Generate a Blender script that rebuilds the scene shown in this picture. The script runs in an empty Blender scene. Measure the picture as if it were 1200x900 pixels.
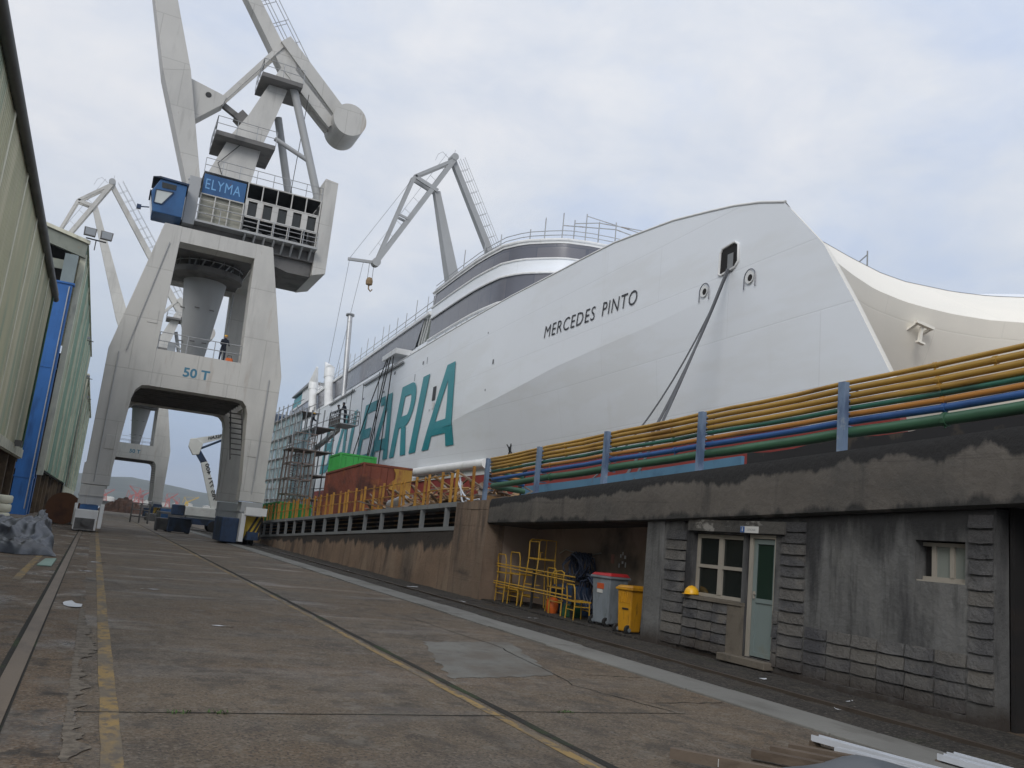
import bpy, math, random
from mathutils import Vector, Matrix
random.seed(11)
R = math.radians
scene = bpy.context.scene
COL = scene.collection

# ------------------------------------------------------------------ helpers
class MB:
    """collects shapes, builds one mesh object"""
    def __init__(self): self.v = []; self.f = []
    def add(self, vs, fs):
        o = len(self.v); self.v += [tuple(p) for p in vs]; self.f += [tuple(i + o for i in f) for f in fs]; return self
    def box(self, x0, x1, y0, y1, z0, z1):
        return self.add([(x0,y0,z0),(x1,y0,z0),(x1,y1,z0),(x0,y1,z0),(x0,y0,z1),(x1,y0,z1),(x1,y1,z1),(x0,y1,z1)],
                        [(0,3,2,1),(4,5,6,7),(0,1,5,4),(1,2,6,5),(2,3,7,6),(3,0,4,7)])
    def hexa(self, p): # 8 points bottom 4 then top 4
        return self.add(p, [(0,3,2,1),(4,5,6,7),(0,1,5,4),(1,2,6,5),(2,3,7,6),(3,0,4,7)])
    def bar(self, p, q, w, h=None, up=(0,0,1), w2=None, h2=None):
        """box beam from p to q, w across, h along 'up'; tapers to w2,h2"""
        h = w if h is None else h; w2 = w if w2 is None else w2; h2 = h if h2 is None else h2
        p = Vector(p); q = Vector(q); d = (q-p).normalized(); up = Vector(up)
        if abs(d.dot(up)) > .98: up = Vector((0,1,0)) if abs(d.y) < .9 else Vector((1,0,0))
        s = d.cross(up).normalized(); t = s.cross(d).normalized()
        P = []
        for c, a, b in ((p,w,h),(q,w2,h2)):
            P += [c - s*a/2 - t*b/2, c + s*a/2 - t*b/2, c + s*a/2 + t*b/2, c - s*a/2 + t*b/2]
        return self.hexa(P)
    def tube(self, p, q, r, n=8, r2=None, caps=True):
        r2 = r if r2 is None else r2
        p = Vector(p); q = Vector(q); d = (q-p).normalized()
        up = Vector((0,0,1)) if abs(d.z) < .95 else Vector((1,0,0))
        s = d.cross(up).normalized(); t = s.cross(d)
        vs = []
        for c, rr in ((p,r),(q,r2)):
            for i in range(n):
                a = 2*math.pi*i/n; vs.append(c + (s*math.cos(a) + t*math.sin(a))*rr)
        fs = [(i,(i+1)%n,n+(i+1)%n,n+i) for i in range(n)]
        if caps: fs += [tuple(range(n-1,-1,-1)), tuple(range(n,2*n))]
        return self.add(vs, fs)
    def path(self, pts, r, n=8):
        """swept tube along points"""
        pts = [Vector(p) for p in pts]; vs = []; m = len(pts); prev = None
        for k, p in enumerate(pts):
            d = (pts[min(k+1,m-1)] - pts[max(k-1,0)]).normalized()
            if prev is None:
                up = Vector((0,0,1)) if abs(d.z) < .95 else Vector((1,0,0)); s = d.cross(up).normalized()
            else: s = (prev - d*prev.dot(d)).normalized()
            prev = s; t = s.cross(d)
            rr = r[k] if isinstance(r,(list,tuple)) else r
            for i in range(n):
                a = 2*math.pi*i/n; vs.append(p + (s*math.cos(a)+t*math.sin(a))*rr)
        fs = [(k*n+i,k*n+(i+1)%n,(k+1)*n+(i+1)%n,(k+1)*n+i) for k in range(m-1) for i in range(n)]
        fs += [tuple(range(n-1,-1,-1)), tuple(range((m-1)*n, m*n))]
        return self.add(vs, fs)
    def prism(self, poly, fn0, fn1):
        """poly 2d -> two caps by functions giving 3d points"""
        n = len(poly); vs = [fn0(*p) for p in poly] + [fn1(*p) for p in poly]
        fs = [tuple(range(n)), tuple(range(2*n-1,n-1,-1))] + [(i,n+i,n+(i+1)%n,(i+1)%n) for i in range(n)]
        return self.add(vs, fs)
    def plate_xz(self, poly, y0, y1):
        return self.prism(poly, lambda x,z: (x,y0,z), lambda x,z: (x,y1,z))
    def plate_xy(self, poly, z0, z1):
        return self.prism(poly, lambda x,y: (x,y,z0), lambda x,y: (x,y,z1))
    def plate_yz(self, poly, x0, x1):
        return self.prism(poly, lambda y,z: (x0,y,z), lambda y,z: (x1,y,z))
    def lathe(self, prof, c=(0,0,0), n=20):
        vs = []; c = Vector(c)
        for r, z in prof:
            for i in range(n):
                a = 2*math.pi*i/n; vs.append((c.x+r*math.cos(a), c.y+r*math.sin(a), c.z+z))
        m = len(prof)
        fs = [(k*n+i,k*n+(i+1)%n,(k+1)*n+(i+1)%n,(k+1)*n+i) for k in range(m-1) for i in range(n)]
        fs += [tuple(range(n-1,-1,-1)), tuple(range((m-1)*n,m*n))]
        return self.add(vs, fs)
    def grid(self, rows, close=False):
        m = len(rows); n = len(rows[0]); vs = [p for r in rows for p in r]
        fs = [(k*n+i,k*n+i+1,(k+1)*n+i+1,(k+1)*n+i) for k in range(m-1) for i in range(n-1)]
        return self.add(vs, fs)
    def rail(self, pts, h=1.1, step=1.5, r=.025, mids=1, n=5, posts=True):
        """handrail along base points"""
        for a, b in zip(pts, pts[1:]):
            a = Vector(a); b = Vector(b); L = (b-a).length; k = max(1, round(L/step))
            up = Vector((0,0,h))
            for j in range(1, mids+2): self.tube(a+up*j/(mids+1), b+up*j/(mids+1), r, n)
            if posts:
                for i in range(k+1): p = a.lerp(b, i/k); self.tube(p, p+up, r, n)
        return self
    def build(self, name, mat, parent=None, off=None, smooth=None, bevel=None, flip=False):
        me = bpy.data.meshes.new(name)
        o = (Vector(off) if off is not None else Vector((0,0,0)))
        me.from_pydata([(p[0]-o.x,p[1]-o.y,p[2]-o.z) for p in self.v], [], self.f); me.update()
        if mat: me.materials.append(mat)
        if smooth:
            me.polygons.foreach_set('use_smooth', [True]*len(me.polygons)); me.set_sharp_from_angle(angle=R(smooth))
        ob = bpy.data.objects.new(name, me); COL.objects.link(ob)
        if parent is not None: ob.parent = parent
        if bevel:
            b = ob.modifiers.new('bevel','BEVEL'); b.width = bevel; b.segments = 2; b.limit_method = 'ANGLE'
        return ob

def tag(o, label=None, cat=None, group=None, kind=None):
    if label: o['label'] = label
    if cat: o['category'] = cat
    if group: o['group'] = group
    if kind: o['kind'] = kind
    return o
def root(name, label, cat, loc=(0,0,0), group=None):
    o = bpy.data.objects.new(name, None); COL.objects.link(o); o.location = loc
    o.empty_display_size = .3
    return tag(o, label, cat, group)
def copy_tree(o, loc, label, group=None, rz=None):
    def rec(s, par):
        c = s.copy(); COL.objects.link(c)
        if par is not None: c.parent = par
        for ch in kids.get(s.name, []): rec(ch, c)
        return c
    kids = {}
    for x in list(COL.objects):
        if x.parent: kids.setdefault(x.parent.name, []).append(x)
    c = rec(o, None); c.location = loc; c['label'] = label
    if rz is not None: c.rotation_euler = (0,0,rz)
    if group: c['group'] = group
    return c
def lerp(a, b, t): return a + (b-a)*t
def interp(x, pts):
    if x <= pts[0][0]: return pts[0][1]
    for (x0,y0),(x1,y1) in zip(pts, pts[1:]):
        if x <= x1: return lerp(y0, y1, (x-x0)/(x1-x0))
    return pts[-1][1]
def text_mb(body, w, h, fn, depth_fn=None, shear=0, bold=0, spacing=1):
    """letters as a flat mesh scaled to w x h and placed by fn(x,y)"""
    cu = bpy.data.curves.new('lettering','FONT'); cu.body = body; cu.offset = bold; cu.shear = shear; cu.space_character = spacing
    cu.resolution_u = 3
    ob = bpy.data.objects.new('lettering', cu); COL.objects.link(ob)
    dg = bpy.context.evaluated_depsgraph_get(); dg.update()
    me = bpy.data.meshes.new_from_object(ob.evaluated_get(dg))
    xs = [v.co.x for v in me.vertices]; ys = [v.co.y for v in me.vertices]
    x0, x1, y0, y1 = min(xs), max(xs), min(ys), max(ys)
    m = MB(); m.add([fn((v.co.x-x0)/(x1-x0)*w, (v.co.y-y0)/(y1-y0)*h) for v in me.vertices], [tuple(p.vertices) for p in me.polygons])
    bpy.data.objects.remove(ob); bpy.data.meshes.remove(me); bpy.data.curves.remove(cu)
    return m

# ------------------------------------------------------------------ materials
def M(name, base, layers=(), rough=.6, metal=0., bump=0., bscale=30., var=.12, vscale=.6, space='obj', wet=None, spec=.5, stretch=(1,1,1), zones=(), seams=None):
    """layers: (colour, (sx,sy,sz), lo, hi, strength). wet: (scale vec, lo, hi, wet_rough)"""
    m = bpy.data.materials.new(name); m.use_nodes = True
    nt = m.node_tree; N = nt.nodes; L = nt.links
    bs = N['Principled BSDF']; bs.inputs['Roughness'].default_value = rough; bs.inputs['Metallic'].default_value = metal
    bs.inputs['Specular IOR Level'].default_value = spec
    if space == 'obj': src = N.new('ShaderNodeTexCoord').outputs['Object']
    else: src = N.new('ShaderNodeNewGeometry').outputs['Position']
    def noise(sc, detail=5., rg=.6):
        mp = N.new('ShaderNodeMapping'); L.new(src, mp.inputs['Vector']); mp.inputs['Scale'].default_value = sc
        mp.inputs['Location'].default_value = (random.uniform(0,9),random.uniform(0,9),random.uniform(0,9))
        t = N.new('ShaderNodeTexNoise'); t.inputs['Scale'].default_value = 1.; t.inputs['Detail'].default_value = detail; t.inputs['Roughness'].default_value = rg
        L.new(mp.outputs['Vector'], t.inputs['Vector']); return t.outputs['Fac']
    def ramp(fac, lo, hi, a=0., b=1.):
        r = N.new('ShaderNodeMapRange'); r.inputs['From Min'].default_value = lo; r.inputs['From Max'].default_value = hi
        r.inputs['To Min'].default_value = a; r.inputs['To Max'].default_value = b; r.clamp = True
        L.new(fac, r.inputs['Value']); return r.outputs['Result']
    def mix(fac, a, b):
        x = N.new('ShaderNodeMix'); x.data_type = 'RGBA'
        L.new(fac, x.inputs['Factor'])
        for s, k in ((a,'A'),(b,'B')):
            i = [q for q in x.inputs if q.name == k and q.type == 'RGBA'][0]
            if isinstance(s, tuple): i.default_value = (*s,1)
            else: L.new(s, i)
        return [q for q in x.outputs if q.type == 'RGBA'][0]
    d = tuple(c*(1-var) for c in base); l = tuple(min(1,c*(1+var)) for c in base)
    col = mix(ramp(noise(tuple(vscale*s for s in stretch)), .3, .7), d, l)
    for (c, sc, lo, hi, st) in layers:
        col = mix(ramp(noise(sc), lo, hi, 0, st), col, c)
    for (c, kind, lo, hi, amp, sc, st) in zones:
        if kind == 'z':
            sx = N.new('ShaderNodeSeparateXYZ'); L.new(N.new('ShaderNodeNewGeometry').outputs['Position'], sx.inputs[0]); v = sx.outputs['Z']
        else:
            at_ = N.new('ShaderNodeAttribute'); at_.attribute_name = kind; v = at_.outputs['Fac']
        ma = N.new('ShaderNodeMath'); ma.operation = 'MULTIPLY_ADD'; L.new(noise(sc, 6., .62), ma.inputs[0]); ma.inputs[1].default_value = amp; L.new(v, ma.inputs[2])
        col = mix(ramp(ma.outputs[0], lo+amp*.5, hi+amp*.5, 0, st), col, c)
    if seams:   # welded plates: (axis order, plate length, plate height, line colour, tone strength)
        sx = N.new('ShaderNodeSeparateXYZ'); L.new(src, sx.inputs[0]); cx = N.new('ShaderNodeCombineXYZ')
        L.new(sx.outputs[seams[0][0]], cx.inputs['X']); L.new(sx.outputs[seams[0][1]], cx.inputs['Y'])
        br = N.new('ShaderNodeTexBrick'); br.inputs['Scale'].default_value = 1.; br.inputs['Brick Width'].default_value = seams[1]; br.inputs['Row Height'].default_value = seams[2]
        br.inputs['Mortar Size'].default_value = .012*seams[2]; br.inputs['Mortar Smooth'].default_value = .6; br.inputs['Color1'].default_value = (.0,.0,.0,1); br.inputs['Color2'].default_value = (1,1,1,1); br.inputs['Bias'].default_value = 0
        L.new(cx.outputs[0], br.inputs['Vector'])
        tone = N.new('ShaderNodeMath'); tone.operation = 'MULTIPLY'; L.new(br.outputs['Color'], tone.inputs[0]); tone.inputs[1].default_value = seams[4]
        col = mix(tone.outputs[0], col, seams[3])
        ln = N.new('ShaderNodeMath'); ln.operation = 'MULTIPLY'; L.new(br.outputs['Fac'], ln.inputs[0]); ln.inputs[1].default_value = seams[5]
        col = mix(ln.outputs[0], col, seams[3])
        b2 = N.new('ShaderNodeBump'); b2.inputs['Strength'].default_value = seams[6]; b2.inputs['Distance'].default_value = .03; b2.invert = True
        ad = N.new('ShaderNodeMath'); ad.operation = 'MULTIPLY_ADD'; L.new(noise((.55,.55,.8),3.,.5), ad.inputs[0]); ad.inputs[1].default_value = 1.6; L.new(br.outputs['Fac'], ad.inputs[2])
        L.new(ad.outputs[0], b2.inputs['Height']); L.new(b2.outputs['Normal'], bs.inputs['Normal'])
    L.new(col, bs.inputs['Base Color'])
    if wet:
        sc, lo, hi, wr = wet
        L.new(ramp(noise(sc), lo, hi, rough, wr), bs.inputs['Roughness'])
    if bump:
        b = N.new('ShaderNodeBump'); b.inputs['Strength'].default_value = bump; b.inputs['Distance'].default_value = .05
        L.new(noise((bscale,)*3, 6., .65), b.inputs['Height']); L.new(b.outputs['Normal'], bs.inputs['Normal'])
    return m

RUST = (.13,.055,.025)
GL = [((.125,.115,.105),(.3,.5,1),.50,.66,.6), ((.14,.092,.05),(.25,.4,1),.46,.62,.75), ((.055,.048,.042),(.55,.45,1),.54,.72,.75),
    ((.19,.18,.165),(.5,1.9,1),.63,.74,.45), ((.035,.03,.026),(1.5,1.2,1),.64,.74,.75), ((.04,.034,.03),(6.,5.,1),.63,.72,.55), ((.24,.2,.155),(34.,30.,1),.50,.62,.6), ((.02,.018,.016),(40.,36.,1),.52,.62,.7), ((.05,.043,.036),(3.2,2.6,1),.52,.66,.6), ((.2,.18,.15),(5.5,4.,1),.56,.66,.45), ((.03,.026,.022),(1.1,.28,1),.6,.74,.6), ((.22,.21,.19),(9.,7.,1),.66,.72,.4)]
m_ground = M('quay_concrete', (.138,.104,.070), GL, rough=.8, bump=.7, bscale=34, var=.22, vscale=.5, space='pos', wet=((.32,.7,1),.52,.68,.32))
m_apron = M('broken_apron_concrete', (.115,.078,.048), GL[1:]+[((.15,.14,.125),(1.6,1.1,1),.55,.66,.6),((.02,.018,.016),(2.6,2.2,1),.6,.7,.8)], rough=.85, bump=.9, bscale=12, var=.3, vscale=1.2, space='pos', wet=((.8,.5,1),.52,.64,.2))
m_kerb = M('kerb_stone', (.185,.183,.17), [((.10,.095,.085),(2.,.7,1),.5,.68,.7),((.09,.1,.06),(.9,.5,1),.62,.72,.6)], rough=.8, bump=.4, bscale=18, space='pos', var=.16)
m_soil = M('track_soil', (.028,.024,.02), [((.06,.05,.038),(1.,.5,1),.5,.66,.7),((.03,.04,.018),(1.5,.6,1),.6,.72,.6),((.15,.13,.11),(24,24,9),.52,.62,.6),((.008,.007,.006),(14,12,9),.52,.62,.7),((.07,.06,.045),(4,3,4),.52,.64,.6)], rough=.9, bump=1., bscale=22, space='pos', var=.3, wet=((.4,.4,1),.58,.7,.4))
m_joint = M('joint_dirt', (.022,.02,.016), [((.03,.05,.015),(1.2,1.2,1),.55,.65,.8)], rough=.95, bump=.8, space='pos')
m_yel = M('worn_yellow_paint', (.25,.165,.055), [((.12,.10,.075),(3.5,1.6,1),.45,.6,.9),((.09,.075,.06),(13.,8.,1),.5,.6,.85)], rough=.75, bump=.2, bscale=14, space='pos')
m_railsteel = M('rail_steel', (.15,.112,.078), [((.085,.06,.042),(3,.8,1),.5,.65,.7)], rough=.5, metal=.25, space='pos', bump=.15)
m_water = M('sea_water', (.05,.07,.08), rough=.12, bump=.25, bscale=.6, space='pos')
m_hill = M('hill_woods', (.032,.045,.03), [((.06,.065,.045),(.008,.008,.012),.5,.62,.8),((.14,.13,.12),(.02,.02,.02),.66,.72,.5)], rough=.95, var=.4, vscale=.02, space='pos', bump=.6, bscale=.05)
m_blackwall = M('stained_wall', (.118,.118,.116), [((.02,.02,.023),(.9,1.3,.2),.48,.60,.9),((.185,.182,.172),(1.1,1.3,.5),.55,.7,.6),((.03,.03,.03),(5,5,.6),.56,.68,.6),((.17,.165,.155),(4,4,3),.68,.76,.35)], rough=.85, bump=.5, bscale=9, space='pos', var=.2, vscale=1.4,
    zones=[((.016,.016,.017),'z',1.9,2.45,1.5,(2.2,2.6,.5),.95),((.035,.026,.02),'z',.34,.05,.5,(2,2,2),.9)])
m_beam = M('stained_beam_concrete', (.105,.094,.083), [((.03,.03,.03),(2.2,2.4,.25),.56,.7,.6),((.165,.15,.13),(1.,1.3,.35),.54,.7,.6),((.035,.033,.03),(.3,.10,6.),.62,.68,.6),((.07,.067,.063),(.45,.45,.8),.52,.64,.6)], rough=.85, bump=.5, bscale=9, space='pos', var=.2, vscale=1.,
    zones=[((.013,.013,.014),'top_run',.72,.79,.95,(1.1,1.1,.5),.96),((.02,.02,.02),'low_run',.86,.95,.7,(1.6,1.6,.5),.9)])
m_drip = M('black_algae', (.014,.014,.014), [((.03,.03,.03),(3,3,3),.5,.7,.7)], rough=.9, bump=.6, bscale=12, space='pos', var=.3)
m_block = M('split_face_block', (.105,.103,.102), [((.05,.05,.057),(.9,1.4,1.2),.46,.62,.85),((.15,.132,.11),(2.2,2.2,3.),.55,.7,.6)], rough=.88, bump=.8, bscale=16, space='pos', var=.28, vscale=3, zones=[((.15,.138,.12),'tone',.3,1.,.0,(1,1,1),.7),((.03,.022,.018),'z',.42,.1,.35,(2,2,2),.85),((.03,.03,.033),'z',1.6,2.2,1.3,(2.2,2.2,1.),.75)])
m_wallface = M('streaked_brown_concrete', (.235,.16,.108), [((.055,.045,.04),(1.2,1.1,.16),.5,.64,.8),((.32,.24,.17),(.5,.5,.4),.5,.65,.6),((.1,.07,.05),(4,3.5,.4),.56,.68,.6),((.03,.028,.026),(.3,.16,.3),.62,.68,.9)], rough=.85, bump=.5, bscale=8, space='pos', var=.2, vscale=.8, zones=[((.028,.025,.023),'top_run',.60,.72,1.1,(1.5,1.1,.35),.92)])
m_brownwall = M('brown_stained_concrete', (.22,.155,.11), [((.055,.045,.04),(1.2,1.1,.16),.5,.64,.85),((.25,.19,.14),(.5,.5,.4),.5,.65,.6),((.035,.033,.03),(.25,.22,1.4),.6,.7,.85),((.1,.07,.05),(4,3.5,.4),.56,.68,.6)], rough=.85, bump=.5, bscale=8, space='pos', var=.2, vscale=.8)
m_dark = M('dark_void_shade', (.012,.011,.011), [((.03,.02,.015),(.5,.5,2),.5,.7,.6)], rough=.9, space='pos')  # near-black colour stands in for the shade inside openings and recesses
m_nichewall = M('niche_plaster', (.30,.235,.19), [((.035,.03,.027),(.6,.6,.5),.5,.66,.8)], rough=.85, bump=.3, bscale=8, space='pos')
m_deck = M('deck_concrete', (.17,.155,.14), [((.08,.07,.06),(.8,.6,1),.5,.65,.7)], rough=.85, bump=.3, space='pos')
m_greypost = M('grey_painted_steel', (.22,.23,.235), [(RUST,(2,2,.6),.58,.7,.6)], rough=.55)
m_crane = M('pale_crane_paint', (.54,.53,.50), [((.40,.395,.38),(.35,.35,.12),.48,.64,.7),((.30,.22,.16),(1.5,1.5,.16),.63,.74,.5),((.33,.32,.3),(3,3,.3),.58,.7,.4),((.22,.12,.07),(5,5,1.2),.70,.76,.6)], rough=.55, var=.06, vscale=.25, seams=((0,2),3.7,3.1,(.33,.32,.30),.12,.55,.22))
m_crane2 = M('grey_crane_paint', (.36,.37,.375), [((.34,.34,.34),(.35,.35,.12),.48,.64,.6)], rough=.55, var=.06, vscale=.25)
m_crdark = M('dark_crane_steel', (.15,.145,.14), [((.07,.07,.07),(.8,.8,.8),.5,.62,.7),(RUST,(1.5,1.5,1.5),.62,.7,.5)], rough=.7)  # darker grey than the crane paint, mottled, for undersides and small steel parts
m_blue = M('blue_machine_paint', (.022,.10,.25), [((.012,.06,.17),(1,1,.5),.5,.65,.7),(RUST,(2.5,2.5,1.),.66,.72,.6)], rough=.5)
m_blueletter = M('faded_blue_letter', (.06,.2,.3), rough=.6)
m_signletter = M('pale_blue_letter', (.16,.36,.62), rough=.6)
m_navy = M('dark_blue_steel', (.02,.045,.10), [((.012,.015,.02),(1.,1.,.6),.48,.62,.8)], rough=.6)
m_ship = M('ship_white_paint', (.83,.865,.91), [((.76,.78,.79),(.03,.12,.5),.5,.6,.5),((.70,.71,.71),(.5,.5,.08),.62,.72,.35),((.66,.66,.64),(1.5,1.1,.22),.66,.76,.3)], rough=.36, var=.02, vscale=.1, space='pos', seams=((1,2),9.,2.3,(.62,.64,.67),.10,.35,.16))
m_cream = M('ship_primer_white', (.87,.83,.74), [((.79,.76,.68),(.15,.15,.3),.5,.64,.5)], rough=.45, var=.02, vscale=.2, space='pos', seams=((0,2),5.,2.6,(.70,.67,.6),.10,.3,.14))
m_red = M('antifouling_red', (.26,.035,.028), [((.17,.03,.026),(.3,.3,.3),.5,.65,.6)], rough=.6, space='pos')
m_teal = M('teal_lettering', (.012,.25,.295), [((.02,.30,.34),(.2,.2,.5),.5,.6,.5)], rough=.4, var=.05, space='pos')
m_black = M('black_lettering', (.02,.02,.025), rough=.5)
m_band = M('grey_window_band', (.16,.16,.18), [((.13,.135,.16),(.2,.2,.2),.5,.56,.8)], rough=.22, var=.05, vscale=.2, space='pos', seams=((1,2),1.9,4.2,(.09,.10,.13),.5,.7,.1))
m_steel = M('galvanised_tube', (.42,.43,.44), [((.25,.24,.23),(3,3,3),.55,.65,.6)], rough=.4, metal=.5)
m_white = M('white_gloss_paint', (.74,.745,.74), [((.55,.54,.5),(1.2,1.2,.5),.56,.68,.5)], rough=.4)
m_cable = M('black_cable', (.02,.02,.022), rough=.6)
m_rope = M('grey_hawser', (.10,.105,.115), rough=.85)
m_pyel = M('yellow_pipe_paint', (.40,.235,.045), [((.20,.10,.02),(1.2,.7,3),.52,.64,.8),((.07,.05,.03),(2,.4,8),.62,.7,.6)], rough=.45, space='pos')
m_porange = M('orange_pipe_paint', (.42,.18,.035), [((.22,.10,.03),(1.2,.7,3),.54,.66,.7)], rough=.45, space='pos')
m_pgreen = M('green_pipe_paint', (.045,.125,.07), [((.03,.075,.045),(1.2,.5,3),.5,.64,.8)], rough=.45, space='pos')
m_pdgreen = M('dark_green_pipe_paint', (.025,.12,.085), [((.015,.05,.04),(1.2,.7,3),.52,.64,.8)], rough=.45, space='pos')
m_pblue = M('blue_pipe_paint', (.03,.10,.29), [((.02,.05,.14),(1.2,.7,3),.54,.66,.7)], rough=.45, space='pos')
m_postblue = M('faded_blue_post_paint', (.17,.24,.36), [((.07,.11,.20),(3,3,1.4),.5,.62,.8),((.3,.34,.38),(5,5,5),.6,.68,.6)], rough=.55, space='pos')
m_fence = M('chipped_yellow_rail_paint', (.42,.215,.035), [((.22,.09,.03),(3,3,1.5),.52,.62,.8)], rough=.55, space='pos')
m_rustbox = M('rusty_container_side', (.16,.045,.026), [((.32,.11,.035),(.5,.5,.35),.5,.62,.9),((.05,.02,.016),(.4,.4,.9),.5,.62,.8),((.42,.23,.04),(.5,.16,.5),.64,.70,.9)], rough=.8, bump=.3, bscale=6, space='pos', var=.25)
m_green = M('bright_green_paint', (.035,.32,.06), [((.025,.2,.045),(.5,.5,.3),.5,.62,.6)], rough=.55, space='pos')
m_tubeyel = M('yellow_tube_paint', (.50,.29,.03), [((.28,.13,.03),(5,5,5),.55,.66,.7)], rough=.45)
m_binred = M('red_plastic', (.42,.025,.03), rough=.45)
m_bingrey = M('grey_plastic', (.22,.25,.28), [((.13,.15,.16),(3,3,1.2),.48,.64,.7),((.08,.075,.07),(6,6,2),.58,.68,.6)], rough=.45)
m_binyel = M('yellow_plastic', (.50,.245,.014), [((.30,.14,.015),(3,3,1.2),.48,.64,.7),((.10,.06,.02),(7,7,2),.6,.7,.6)], rough=.42)
m_label = M('orange_label', (.55,.10,.03), rough=.5)
m_paper = M('white_label', (.6,.6,.58), rough=.6)
m_frame = M('cream_window_paint', (.30,.275,.235), [((.26,.24,.2),(4,4,1.5),.52,.66,.7)], rough=.55, space='pos')
m_door = M('pale_green_door_paint', (.17,.21,.205), [((.14,.16,.14),(2,2,.6),.52,.66,.7),((.18,.14,.08),(1,1,1.2),.6,.7,.5)], rough=.5, space='pos')
m_glass = M('dark_window_glass', (.012,.016,.015), rough=.08, spec=.6)
m_gglass = M('green_dark_glass', (.014,.03,.022), rough=.15, spec=.5)
m_shade = M('pale_window_interior', (.20,.22,.2), rough=.3)
m_sill = M('warm_sill_concrete', (.14,.12,.095), [((.08,.07,.055),(5,5,5),.5,.66,.7)], rough=.85, bump=.3, space='pos')
m_helmet = M('yellow_helmet_plastic', (.75,.40,.015), rough=.35)
m_hose = M('blue_black_hose', (.02,.03,.06), rough=.5)
m_orange = M('orange_plastic', (.6,.12,.015), rough=.5)
m_dgreen = M('dark_green_plastic', (.02,.09,.045), rough=.5)
m_wood = M('sawn_timber', (.125,.095,.07), [((.065,.045,.03),(3,.6,6),.5,.64,.7)], rough=.8, space='pos', bump=.2)
m_sheet = M('grey_plastic_sheet', (.12,.135,.155), [((.2,.21,.23),(1.5,1.5,1),.5,.62,.5)], rough=.32, space='pos')
m_strip = M('white_profile', (.55,.58,.63), [((.45,.47,.5),(2,2,2),.55,.68,.5)], rough=.4, space='pos')
m_tarp = M('grey_tarpaulin', (.075,.085,.105), [((.14,.155,.18),(1.2,1.2,1.2),.5,.64,.7),((.03,.034,.04),(1.,1.,1.5),.52,.62,.7)], rough=.38, space='pos')
m_clad = M('weathered_green_cladding', (.50,.49,.33), [((.31,.40,.29),(.05,.22,.03),.5,.58,.8),((.68,.64,.48),(.05,.35,.03),.52,.6,.7),((.38,.36,.28),(.5,2.4,.06),.56,.68,.5)], rough=.6, space='pos', var=.08)
m_clad2 = M('green_cladding', (.22,.35,.25), [((.50,.52,.38),(.05,.09,.02),.48,.56,.85),((.14,.27,.21),(.05,.16,.02),.54,.6,.8)], rough=.55, space='pos', var=.06)
m_batten = M('pale_cladding_strip', (.70,.69,.55), [((.28,.29,.24),(1,1,.3),.5,.65,.6)], rough=.6, space='pos')
m_gutter = M('dark_gutter_metal', (.085,.085,.08), [((.04,.04,.04),(1,.4,1),.5,.62,.7)], rough=.6, space='pos')
m_under = M('brown_shed_interior', (.2,.14,.085), [((.04,.03,.022),(.6,.5,.4),.48,.62,.8),((.2,.15,.09),(.5,.8,.3),.6,.7,.6)], rough=.85, space='pos')
m_shedblue = M('blue_column_paint', (.03,.15,.45), [((.015,.06,.19),(.8,.8,.2),.5,.64,.7)], rough=.5, space='pos')
m_net = M('pale_blue_sheeting', (.50,.72,.80), [((.85,.90,.92),(.6,.6,.5),.48,.6,.8),((.12,.42,.52),(.5,.5,.4),.54,.62,.85),((.25,.28,.3),(2,2,2),.6,.66,.6)], rough=.5, space='pos', var=.2, vscale=1.5)
m_scaf = M('scaffold_tube', (.42,.43,.44), [((.3,.24,.2),(2,2,2),.55,.64,.7)], rough=.45, metal=.3, space='pos')
m_scafbrown = M('brown_scaffold_tube', (.30,.23,.20), [((.40,.34,.31),(2,2,2),.55,.64,.7)], rough=.6, space='pos')
m_plank = M('scaffold_plank', (.20,.17,.15), rough=.85, space='pos')
m_scrap = M('scrap_metal', (.17,.11,.07), [((.36,.2,.05),(.7,.7,.7),.5,.6,.7),((.25,.24,.23),(1.1,1.1,1.1),.54,.62,.7),((.06,.05,.05),(.9,.9,.9),.54,.62,.8)], rough=.7, space='pos', var=.3)
m_pile = M('rusty_scrap_pile', (.09,.045,.028), [((.05,.03,.024),(.6,.6,.6),.5,.62,.7)], rough=.9, bump=.9, bscale=2, space='pos', var=.35, vscale=1.)
m_barrel = M('rusted_tank_metal', (.15,.065,.03), [((.07,.03,.02),(.8,.8,.8),.5,.62,.8)], rough=.8, space='pos')
m_lift = M('white_lift_paint', (.62,.63,.60), [((.45,.45,.42),(1,1,1),.52,.64,.5)], rough=.4)
m_rubber = M('tyre_rubber', (.018,.018,.018), rough=.85)
m_hazyel = M('hazard_yellow', (.55,.36,.03), rough=.6)
m_hazblk = M('hazard_black', (.02,.02,.02), rough=.6)
m_cloth = M('dark_workwear', (.02,.025,.04), rough=.9)
m_skin = M('skin', (.4,.24,.17), rough=.6)
m_farred = M('port_crane_red', (.40,.10,.08), rough=.6)
m_farwhite = M('far_white_walls', (.55,.54,.5), [((.35,.34,.32),(.03,.03,.05),.5,.6,.6)], rough=.8, space='pos')
m_farroof = M('far_roofs', (.25,.15,.12), rough=.8)
m_litter = M('litter_paper', (.55,.57,.6), rough=.7)
m_weed = M('weed_leaf', (.05,.10,.02), rough=.8)
m_lamp = M('floodlight_glass', (.3,.32,.34), rough=.2)
m_brownpad = M('beige_louvre', (.36,.35,.29), [((.24,.24,.2),(.3,.3,9),.5,.55,.6)], rough=.6)

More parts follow.
